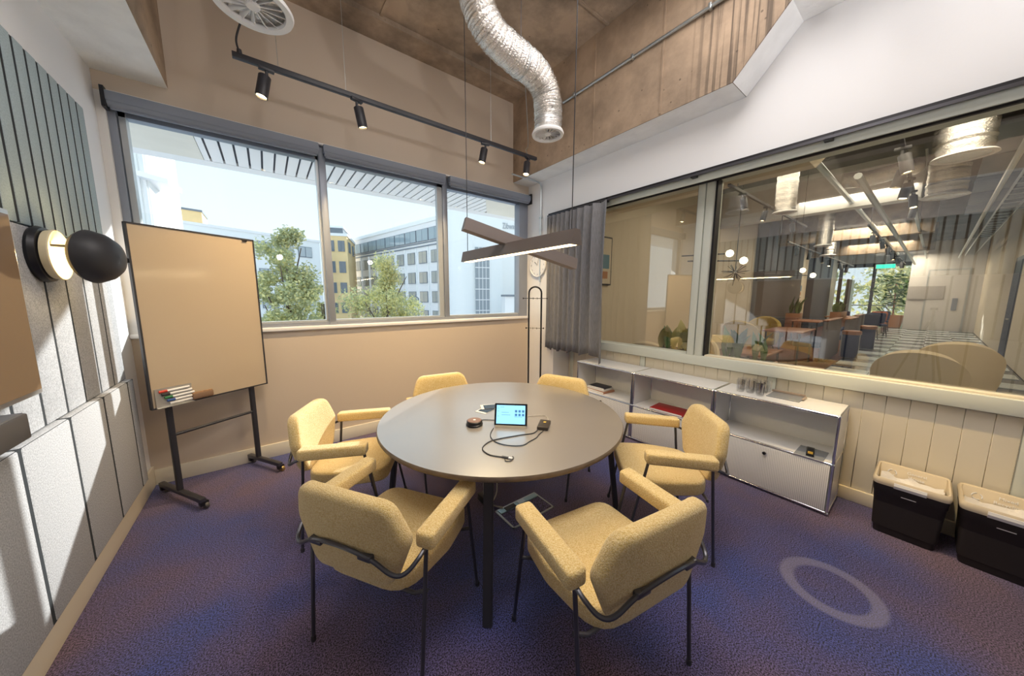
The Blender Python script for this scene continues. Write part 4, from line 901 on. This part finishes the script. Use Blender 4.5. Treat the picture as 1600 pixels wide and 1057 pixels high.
# tub chairs
def tub_chair(lab, x, y, rz, m, s=1, zt=.95):
    t = thing('tub_chair', lab, 'chair', (x, y, 0), rz); t.scale = (s, s, 1)
    bm = bmesh.new(); g = []; n = 28
    for i in range(n+1):
        a = PI*.98*(i/n-.5) - PI/2; top = zt-.30*abs(i/n-.5)**2*4; rr = .36; c, s_ = math.cos(a), math.sin(a)
        sec = [(rr-.05, .36), (rr-.035, top-.03), (rr+.0, top), (rr+.045, top-.03), (rr+.03, .55), (rr-.03, .28)]
        g.append([bm.verts.new((q*c*1.0, q*s_*.95+.08, h)) for q, h in sec])
    for A, B in zip(g, g[1:]):
        for k in range(6): bm.faces.new((A[k], A[(k+1) % 6], B[(k+1) % 6], B[k]))
    bm.faces.new(g[0]); bm.faces.new(g[-1]); link('backrest', bm, m, t, True)
    cushion('seat', round_poly([(-.30, -.24), (.30, -.24), (.30, .36), (-.30, .36)], .12, 5), .16, .05, m, t, .01, lambda v: Vector((v.x, v.y, v.z+.36)))
    for sx_, sy_ in ((-1, -1), (1, -1), (1, 1), (-1, 1)): tube('leg', [(sx_*.20, .05+sy_*.18, .28), (sx_*.28, .05+sy_*.26, .005)], .014, M['dkframe'], t, 8)
    return t
tub_chair('cream tub chair in the lounge right behind the glass', 5.62, .04, -PI/2, creamf, .86, 1.0); tub_chair('cream tub chair half hidden behind the nearest cream tub chair', 6.7, -.22, -PI/2+.1, creamf, .9, 1.03)
tub_chair('beige tub chair behind the left glass pane', 4.6, 2.62, -PI/2+.4, creamf, .9, .90); tub_chair('beige tub chair beside the planter behind the left pane', 5.62, 2.35, PI/2+.3, creamf, .9, .92)
tub_chair('mustard tub chair at the near copper lounge table', 9.0, 2.75, -PI/2, mustf, 1.0, 1.0); tub_chair('mustard tub chair on the far side of the copper lounge table', 10.6, 2.75, PI/2, mustf, 1.0, 1.02)
# planters
def planter(lab, x0, y0, x1, y1, h, n, m, size, spread=.25):
    t = thing('planter', lab, 'plant'); box('trough', (x0, y0, 0), (x1, y1, h), copper if h > .6 else terra, t, .01); box('soil', (x0+.02, y0+.02, h-.03), (x1-.02, y1-.02, h+.002), M['felt_back'], t)
    for k in range(n):
        bx, by = random.uniform(x0+.05, x1-.05), random.uniform(y0+.05, y1-.05); a = random.uniform(0, 2*PI); L = random.uniform(.6, 1)*size; lean = random.uniform(.2, .9)*spread/.25*.5
        bm = bmesh.new(); rows = []
        for i in range(6):
            s = i/5; c = Vector((bx+math.cos(a)*L*lean*s*s, by+math.sin(a)*L*lean*s*s, h+L*s*(1-.35*s*lean))); wd = L*.16*math.sin(PI*min(1, .12+s*.88))+.003; nn = Vector((-math.sin(a), math.cos(a), 0))
            rows.append([bm.verts.new(c-nn*wd+Vector((0, 0, wd*.3))), bm.verts.new(c), bm.verts.new(c+nn*wd+Vector((0, 0, wd*.3)))])
        for A, B in zip(rows, rows[1:]):
            for q in range(2): bm.faces.new((A[q], A[q+1], B[q+1], B[q]))
        link('leaf', bm, m if k % 3 else leaf, t, True)
    return t
planter('trough of yellow green leaves behind the glass by the white mullion', 4.15, 1.72, 4.45, 2.25, .86, 16, leafy, .42)
planter('trough of leafy plants right of the white mullion', 4.15, .98, 4.45, 1.52, .84, 16, leaf, .40)
planter('pot plant on the lounge wall side before the pleated pier', 15.2, 2.9, 15.6, 3.3, .95, 10, leaf, .7)
planter('low planter of green leaves behind the booths', 16.4, 2.0, 17.6, 2.3, 1.0, 14, leaf, .45)
pp = thing('potted_tree', 'tall leafy plant in a terracotta pot before the far window', 'plant', (25.6, 1.25, 0)); lathe('pot', [(0, 0), (.30, 0), (.40, .62), (.37, .62), (.35, .55), (0, .55)], terra, pp, seg=24); tube('trunk', [(0, 0, .5), (.05, .02, 1.2), (-.03, .05, 2.2)], .03, copper, pp, 8)
bm = bmesh.new()
for k in range(170):
    c = Vector((random.gauss(0, .34), random.gauss(0, .38), random.uniform(.9, 2.7))); a = Vector((random.gauss(0, 1), random.gauss(0, 1), random.gauss(0, .6))).normalized()*.17; b_ = a.cross(Vector((random.random(), random.random(), 1))).normalized()*.06
    bm.faces.new([bm.verts.new(c-a), bm.verts.new(c+b_), bm.verts.new(c+a), bm.verts.new(c-b_)])
fo = link('foliage', bm, leaf, pp); fo['kind'] = 'stuff'
# booths, tables, stools
def ltable(lab, x, y, w_, d_, h, m):
    t = thing('lounge_table', lab, 'table', (x, y, 0)); box('tabletop', (-w_/2, -d_/2, h-.035), (w_/2, d_/2, h), m, t, .006)
    for sx_ in (-1, 1):
        for sy_ in (-1, 1): tube('leg', [(sx_*(w_/2-.08), sy_*(d_/2-.06), 0), (sx_*(w_/2-.08), sy_*(d_/2-.06), h-.035)], .018, M['dkframe'], t, 8)
ltable('copper topped lounge table by the mustard tub chairs', 9.6, 1.98, 1.3, .7, .80, copper); ltable('low copper topped table behind the leafy trough', 7.4, 2.0, 1.1, .6, .52, copper)
ltable('copper topped table between the grey booths', 14.2, 2.45, 1.4, .7, .78, copper)
def booth(lab, x, y, L, D, h):
    t = thing('booth_bench', lab, 'bench', (x, y, 0)); box('back_panel', (-L/2, -D/2, .04), (L/2, -D/2+.10, h), greyf, t, .02); box('cap', (-L/2, -D/2-.01, h), (L/2, -D/2+.12, h+.03), copper, t, .004); cushion('seat', round_poly([(-L/2+.02, -D/2+.11), (L/2-.02, -D/2+.11), (L/2-.02, D/2), (-L/2+.02, D/2)], .05, 4), .14, .04, navyf, t, .0, lambda v: Vector((v.x, v.y, v.z+.40))); box('plinth', (-L/2+.05, -D/2+.12, .0), (L/2-.05, D/2-.06, .33), copper, t)
booth('grey upholstered booth back nearest the aisle', 11.2, 1.75, 1.7, .62, .98); booth('grey booth behind the nearest booth with copper cap', 13.6, 1.62, 1.6, .5, .92); booth('grey booth further down beside the navy chairs', 16.2, 1.72, 1.6, .5, .92)
for x, y, lab in ((11.75, 1.2, 'navy drum stool with metal rods nearest the aisle tiles'), (14.2, 1.12, 'navy drum stool before the second booth')):
    t = thing('drum_stool', lab, 'stool', (x, y, 0)); lathe('seat', [(0, .60), (.17, .60), (.18, .62), (.18, .68), (.16, .70), (0, .70)], copper, t, seg=24); lathe('drum', [(0, .02), (.15, .02), (.165, .6), (0, .6)], navyf, t, seg=24)
    for k in range(3): tube('rod', [(.185*math.cos(k*2.1), .185*math.sin(k*2.1), 0), (.185*math.cos(k*2.1), .185*math.sin(k*2.1), .62)], .008, M['chrome'], t, 6)
def dchair(lab, x, y, rz, m, first=[None]):
    t = thing('dining_chair', lab, 'chair', (x, y, 0), rz, 'far dining chairs'); cushion('seat', round_poly([(-.24, -.22), (.24, -.22), (.24, .24), (-.24, .24)], .08, 4), .09, .03, m, t, 0, lambda v: Vector((v.x, v.y, v.z+.45)))
    cushion('backrest', round_poly([(-.23, .5), (.23, .5), (.25, .92), (-.25, .92)], .08, 4), .06, .025, m, t, 0, lambda v: Vector((v.x, v.y-.25+.5*v.x*v.x, v.z)), plane='XZ')
    for sx_ in (-1, 1):
        for sy_ in (-1, 1): tube('leg', [(sx_*.2, sy_*.19, .42), (sx_*.24, sy_*.23, .005)], .014, M['dkframe'], t, 6)
dchair('navy far dining chair closest to the booths', 17.6, 1.45, 1.2, navyf); dchair('navy far dining chair beside the orange one', 19.2, 1.30, 1.8, navyf); dchair('orange far dining chair among navy chairs', 20.9, 1.45, 1.4, orangef); dchair('navy far dining chair near the potted tree', 22.3, 1.45, -1.3, navyf); dchair('navy far dining chair next to the dark folding screen', 20.8, 2.5, -1.5, navyf)
ltable('dark red far dining table among navy chairs', 19.2, 2.4, 1.5, .7, .74, copper)
fs = thing('folding_screen', 'tall dark folding screen beside the far lounge window', 'screen')
for k in range(4): prism('leaf_panel', [(23.6+.45*k, 2.75+.12*(k % 2)), (24.04+.45*k, 2.87-.12*(k % 2)), (24.05+.45*k, 2.90-.12*(k % 2)), (23.61+.45*k, 2.78+.12*(k % 2))], 0.01, 2.45, M['dkframe'] if k < 3 else M['zinc'], fs, axis='Z')

# ================================================================== OUTSIDE THE WINDOW
fac = mat('white_render', (.93, .93, .92), .7); fac2 = mat('pale_grey_cladding', (.92, .90, .90), .6); och = mat('ochre_render', (.95, .70, .36), .8, var=.06, scale=1)
winm = mat('far_window_glass', (.32, .40, .44), .08, spec=.9); wdark = mat('far_window_dark', (.16, .19, .22), .15); wframe = mat('far_window_frame', (.20, .23, .27), .5)
soff = mat('render_soffit', (.72, .69, .63), .85, var=.08, scale=1.5); slatm = mat('white_soffit_slat', (.80, .80, .82), .5); dgap = mat('soffit_gap', (.10, .11, .14), .8)
asph = mat('street_ground', (.72, .71, .70), .9, var=.1, scale=.3); leafm = mat('tree_leaf', (.52, .55, .32), .6, var=.35, scale=.8); leafl = mat('tree_leaf_yellow', (.92, .82, .42), .6, var=.35, scale=.8); bark = mat('bark', (.12, .09, .07), .9)
struct(box('trim_9', (-40, 3.94, -6.05), (110, 160, -6.0), asph))
struct(box('trim_10', (-9, YW+.2, 3.30), (3.6, 4.05, 6.2), fac)); struct(box('trim_11', (-9, YW+.21, -6), (3.6, 4.0, 1.20), fac))
cn = bpy.data.objects.new('trim_12', None); COL.objects.link(cn); cn['kind'] = 'structure'
prism('canopy_slab', [(-9, 4.05), (3.35, 4.05), (5.2, 4.6), (4.35, 5.55), (-9, 5.55)], 3.16, 3.45, soff, cn, axis='Z')
box('edge_band', (-9, 5.34, 3.115), (4.45, 5.55, 3.16), slatm, cn)
prism('soffit_panel', [(-9, 4.0), (-.46, 4.0), (-.46, 5.34), (-9, 5.34)], 3.115, 3.16, soff, cn, axis='Z')
prism('soffit_panel', [(2.55, 4.0), (3.35, 4.0), (5.2, 4.6), (4.45, 5.34), (3.45, 5.34)], 3.115, 3.16, soff, cn, axis='Z')
box('slat_recess', (-.46, 4.0, 3.150), (3.4, 5.34, 3.158), dgap, cn)
box('soffit_slat', (-.455, 4.0, 3.117), (-.405, 5.335, 3.135), slatm, cn)
sm_ = None
for k in range(33):
    x = -.385+k*.1185
    if x+.1 > 3.45: break
    if sm_ is None: q = box('soffit_slat', (0, 4.0, 3.117), (.098, 5.335, 3.135), slatm, cn); sm_ = q.data; q.location.x = x
    else:
        q = bpy.data.objects.new('soffit_slat', sm_); COL.objects.link(q); q.parent = cn; q.location.x = x
# generic facade with separate windows: origin p, direction u, windows as parts
def facade(t, p, u, cols, rows, ww, m=winm, fr=wframe, halves=2, name='window'):
    u = Vector((*u, 0)).normalized(); n = Vector((u.y, -u.x, 0)); p = Vector(p); ang = math.atan2(u.y, u.x); cache = {}
    for (z0, z1) in rows:
        for c in cols:
            key = round(z1-z0, 3)
            if key not in cache:
                f = box(name, (0, -.10, 0), (ww, .05, z1-z0), fr, t); g_ = box('pane', (.06, -.115, .06), (ww/halves-.03, -.10, (z1-z0)-.06), m, f); cache[key] = (f, g_)
                gs = [g_]
                for h in range(1, halves): gg = bpy.data.objects.new('pane', g_.data); COL.objects.link(gg); gg.parent = f; gg.location = (h*(ww/halves)-.0, 0, 0); gs.append(gg)
                cache[key] = (f, gs); src = f
            else:
                s_, gs0 = cache[key]; f = s_.copy(); COL.objects.link(f)
                for g0 in gs0: gg = g0.copy(); COL.objects.link(gg); gg.parent = f
            q = p+u*c; f.location = (q.x, q.y, z0); f.rotation_euler = (0, 0, ang)
def block(t, pts, z0, z1, m, nm='wall'): return prism(nm, pts, z0, z1, m, t, axis='Z')
# office building, long facade running towards us on the right
ob = thing('office_building', 'pale grey office block with rows of windows behind the yellow tree', 'building')
A = Vector((11.9, 58.5)); B = Vector((17.6, 30.2)); d = (B-A).normalized(); nrm = Vector((-d.y, d.x))
block(ob, [tuple(A), tuple(B), tuple(B+nrm*1.5), tuple(A+nrm*1.5)], -6, 10.45, fac2)
block(ob, [tuple(A-d*0-nrm*.15), tuple(B-nrm*.15), tuple(B+nrm*1.5), tuple(A+nrm*1.5)], 10.3, 10.75, fac, 'parapet')
block(ob, [tuple(A-nrm*.12), tuple(B-nrm*.12), tuple(B), tuple(A)], 7.55, 7.68, wframe, 'ledge')
block(ob, [tuple(A-nrm*.10), tuple(B-nrm*.10), tuple(B), tuple(A)], 7.95, 8.1, wframe, 'ledge')
p0 = A-nrm*.02
# facade winding: outside of the wall is -nrm
cols = [.35+2.62*k for k in range(11)]
def fcols(rows, ww, m, inset=0): facade(ob, (p0.x, p0.y, 0), (d.x, d.y), [c+inset for c in cols], rows, ww, m)
fcols([(8.2, 9.65)], 2.45, winm); fcols([(5.55, 7.0), (3.1, 4.5), (.75, 2.1), (-1.6, -.25), (-3.9, -2.6)], 1.7, mat('office_pane', (.45, .44, .40), .15), .35)
for k in range(12):
    q = A+d*(2.62*k+.0); block(ob, [tuple(q-nrm*.16), tuple(q+d*.16-nrm*.16), tuple(q+d*.16), tuple(q)], -6, 7.5, fac, 'pilaster')
# round white stair tower with lattice window strip
st = thing('stair_tower', 'round white stair tower with a tall lattice window', 'building')
lathe('shaft', [(0, -6), (1.35, -6), (1.35, 12), (0, 12)], fac, st, c=(16.1, 29.6, 0), seg=32)
block(st, [(16.6, 28.6), (19.6, 27.4), (20.2, 29.2), (17.0, 30.4)], -6, 12, fac, 'side_wall')
u = Vector((3.0, -1.2)).normalized(); nn = Vector((u.y, -u.x)); q0 = Vector((16.95, 28.44))
block(st, [tuple(q0-nn*-.06), tuple(q0+u*1.45+nn*.06), tuple(q0+u*1.45), tuple(q0)], -3.5, 6.4, mat('lattice_glass', (.34, .37, .40), .4), 'lattice_window')
for k in range(9): z_ = -3.2+k*1.08; block(st, [tuple(q0+nn*.12), tuple(q0+u*1.45+nn*.12), tuple(q0+u*1.45), tuple(q0)], z_, z_+.08, fac2, 'transom')
for k in range(1, 4): q = q0+u*.36*k; block(st, [tuple(q+nn*.10), tuple(q+u*.05+nn*.10), tuple(q+u*.05), tuple(q)], -3.5, 6.4, fac2, 'lattice_bar')
sb = thing('sign_building', 'bright white building with large faint grey lettering high up', 'building'); block(sb, [(19.9, 28.5), (27, 26), (29, 33), (21.5, 35)], -6, 13, fac)
u = Vector((7.1, -2.5)).normalized(); tx_ = text('lettering', 'Zibwaltnes', .85, mat('sign_grey', (.50, .52, .55), .5), sb, (21.35, 27.93, 8.85), (PI/2, 0, math.atan2(u.y, u.x)), .03); tx_.scale = (.62, 1, 1)
lbg = thing('low_building', 'low pale building with one dark window right of the stair tower', 'building'); block(lbg, [(17.6, 24.2), (24, 21.5), (25, 24), (18.5, 26)], -6, 1.5, fac2); block(lbg, [(17.5, 24.1), (24.1, 21.4), (25, 24), (18.4, 26)], 1.5, 1.68, wframe, 'roof_edge'); facade(lbg, (17.6, 24.2, 0), (6.4, -2.7), [1.6], [(-1.9, .6)], 1.0, wdark)
block(lbg, [(20.6, 23.4), (22.0, 22.8), (22.4, 23.6), (21, 24.2)], 1.68, 2.9, och, 'roof_hut')
# ochre building behind the first mullion
oc = thing('ochre_building', 'ochre apartment building right of the first window mullion', 'building'); block(oc, [(6.6, 49.5), (9.1, 48.5), (11.6, 56), (9, 57.5)], -6, 9.4, och)
block(oc, [(6.5, 49.4), (9.2, 48.35), (11.7, 56), (9, 57.6)], 9.4, 9.75, fac, 'cornice'); block(oc, [(7.0, 50.3), (8.9, 49.6), (11, 55.8), (9.4, 56.8)], 9.75, 10.6, wdark, 'roof_storey'); block(oc, [(6.9, 50.2), (9.0, 49.5), (11.1, 55.9), (9.3, 56.9)], 10.6, 10.85, fac, 'roof_edge')
facade(oc, (6.6, 49.5, 0), (2.5, -1.0), [.35, 1.6], [(7.4, 8.8), (4.6, 6.1), (1.9, 3.3), (-.8, .6), (-3.4, -2)], .8, wdark)
facade(oc, (9.1, 48.5, 0), (2.5, 7.5), [1.0, 4.6], [(7.4, 8.8)], 1.5, wdark)
# long white building at the back left, ochre block and balcony building
lw_ = thing('long_white_building', 'long white building with a window band behind whiteboard and tree', 'building'); block(lw_, [(-8.5, 40), (5.6, 46), (5.6, 49), (-9, 50)], -6, 7.9, fac); block(lw_, [(-8.6, 39.9), (5.65, 45.9), (5.65, 49), (-9, 50)], 7.9, 8.15, fac2, 'parapet')
facade(lw_, (-8.5, 40, 0), (14.1, 6), [.8+2.0*k for k in range(7)], [(6.0, 7.2), (3.0, 4.4), (.2, 1.6), (-2.6, -1.2)], 1.5, mat('band_pane', (.50, .54, .56), .2))
ot = thing('ochre_block', 'small ochre roof block above the long white building', 'building'); block(ot, [(-8.9, 60), (-6.1, 60.8), (-6.1, 66), (-9, 66)], -6, 12.6, och); block(ot, [(-9.0, 59.9), (-6.0, 60.7), (-6, 66), (-9, 66)], 12.6, 12.85, wframe, 'roof_edge')
bb = thing('balcony_building', 'bright white apartment tower with balconies at the left window edge', 'building'); block(bb, [(-9, 24.5), (-4.35, 25), (-4.35, 33), (-9, 33)], -6, 14, fac)
for z in (1.6, 4.6, 7.6, 10.6):
    block(bb, [(-4.6, 24.2), (-3.65, 25.0), (-3.4, 26.8), (-4.4, 27.2)], z-.25, z, fac2, 'balcony'); block(bb, [(-4.6, 24.2), (-3.65, 25.0), (-3.68, 25.04), (-4.6, 24.24)], z, z+1.0, M['glass'], 'balustrade')
for k in range(5): block(bb, [(-5.4+k*.22, 24.78+.02*k), (-5.3+k*.22, 24.79+.02*k), (-5.3+k*.22, 24.9), (-5.4+k*.22, 24.9)], -6, 14, fac2, 'pilaster')
for m_ in (leafm, leafl):
    b_ = m_.node_tree.nodes['Principled BSDF']; b_.inputs['Transmission Weight'].default_value = 0
    tl_ = m_.node_tree.nodes.new('ShaderNodeBsdfTranslucent'); mx_ = m_.node_tree.nodes.new('ShaderNodeMixShader'); mx_.inputs[0].default_value = .45; ou_ = [n for n in m_.node_tree.nodes if n.type == 'OUTPUT_MATERIAL'][0]
    tl_.inputs[0].default_value = b_.inputs['Base Color'].default_value
    m_.node_tree.links.new(b_.outputs[0], mx_.inputs[1]); m_.node_tree.links.new(tl_.outputs[0], mx_.inputs[2]); m_.node_tree.links.new(mx_.outputs[0], ou_.inputs[0])
# trees
def tree(lab, x, y, z0, top, rx, ry, n, mats, ls, nm='street_tree'):
    t = thing(nm, lab, 'tree', (x, y, -6)); bm = bmesh.new(); hgt = top-z0; zc = (top+z0)/2+6
    tube('trunk', [(0, 0, 0), (.06, .02, 3), (0, .05, zc-.3), (.05, 0, zc+hgt*.3)], [.16, .13, .08, .03], bark, t, 8)
    for k in range(7):
        a = k*.9; tube('branch', [(0, 0, zc-hgt*.35+k*hgt*.08), (math.cos(a)*rx*.6, math.sin(a)*ry*.6, zc-hgt*.1+k*hgt*.08)], [.05, .015], bark, t, 6)
    clumps = []
    for k in range(95):
        while True:
            v = Vector((random.uniform(-1, 1), random.uniform(-1, 1), random.uniform(-1, 1)))
            if v.length < 1: break
        wz = 1-.35*max(0, v.z); clumps.append((Vector((v.x*rx*wz, v.y*ry*wz, zc+v.z*hgt*.5)), random.uniform(.20, .40)*rx))
    for k in range(n):
        c, r = random.choice(clumps); v = Vector((random.gauss(0, 1), random.gauss(0, 1), random.gauss(0, .8))).normalized()*r*random.uniform(.3, 1)
        p = c+v; a = Vector((random.gauss(0, 1), random.gauss(0, 1), random.gauss(0, 1))).normalized(); b_ = a.cross(Vector((random.gauss(0, 1), random.gauss(0, 1), 1))).normalized(); s = ls*random.uniform(.6, 1.3)
        f = bm.faces.new([bm.verts.new(p-a*s), bm.verts.new(p+b_*s*.6), bm.verts.new(p+a*s), bm.verts.new(p-b_*s*.6)]); f.material_index = random.randrange(len(mats))
    o = link('foliage', bm, mats, t); o['kind'] = 'stuff'; return t
tree('tall green street tree left of the first mullion', .62, 14.5, -4.2, 4.25, 1.3, 1.2, 32000, [leafm, leafm, leafl], .06)
tree('yellow green street tree before the office block', 4.85, 17, -4.4, 3.45, 2.1, 1.8, 36000, [leafl, leafl, leafm], .062)
tree('small bush tree between the green tree and first mullion', 1.95, 16.5, -4.5, 2.6, .7, .8, 11000, [leafm, leafl], .06)
for i, (y, z) in enumerate(((6.6, 5), (1.6, 4.4), (-3.4, 5.5))): tree(['green tree outside the far lounge window, left', 'green tree outside the far lounge window, middle', 'green tree outside the far lounge window, right'][i], 34, y, -2, z+1, 2.4, 2.4, 3500, [leafm, leafl], .16, 'garden_tree')
sl_ = thing('street_light', 'thin dark street light post in front of the office block', 'street light'); tube('pole', [(7.5, 19.5, -6), (7.5, 19.5, 1.4)], .05, wframe, sl_, 8); tube('arm', [(7.5, 19.5, 1.4), (7.2, 19.2, 1.55), (6.9, 18.9, 1.55)], .035, wframe, sl_, 8); box('head', (6.7, 18.7, 1.5), (7.0, 18.95, 1.58), wframe, sl_, .02)
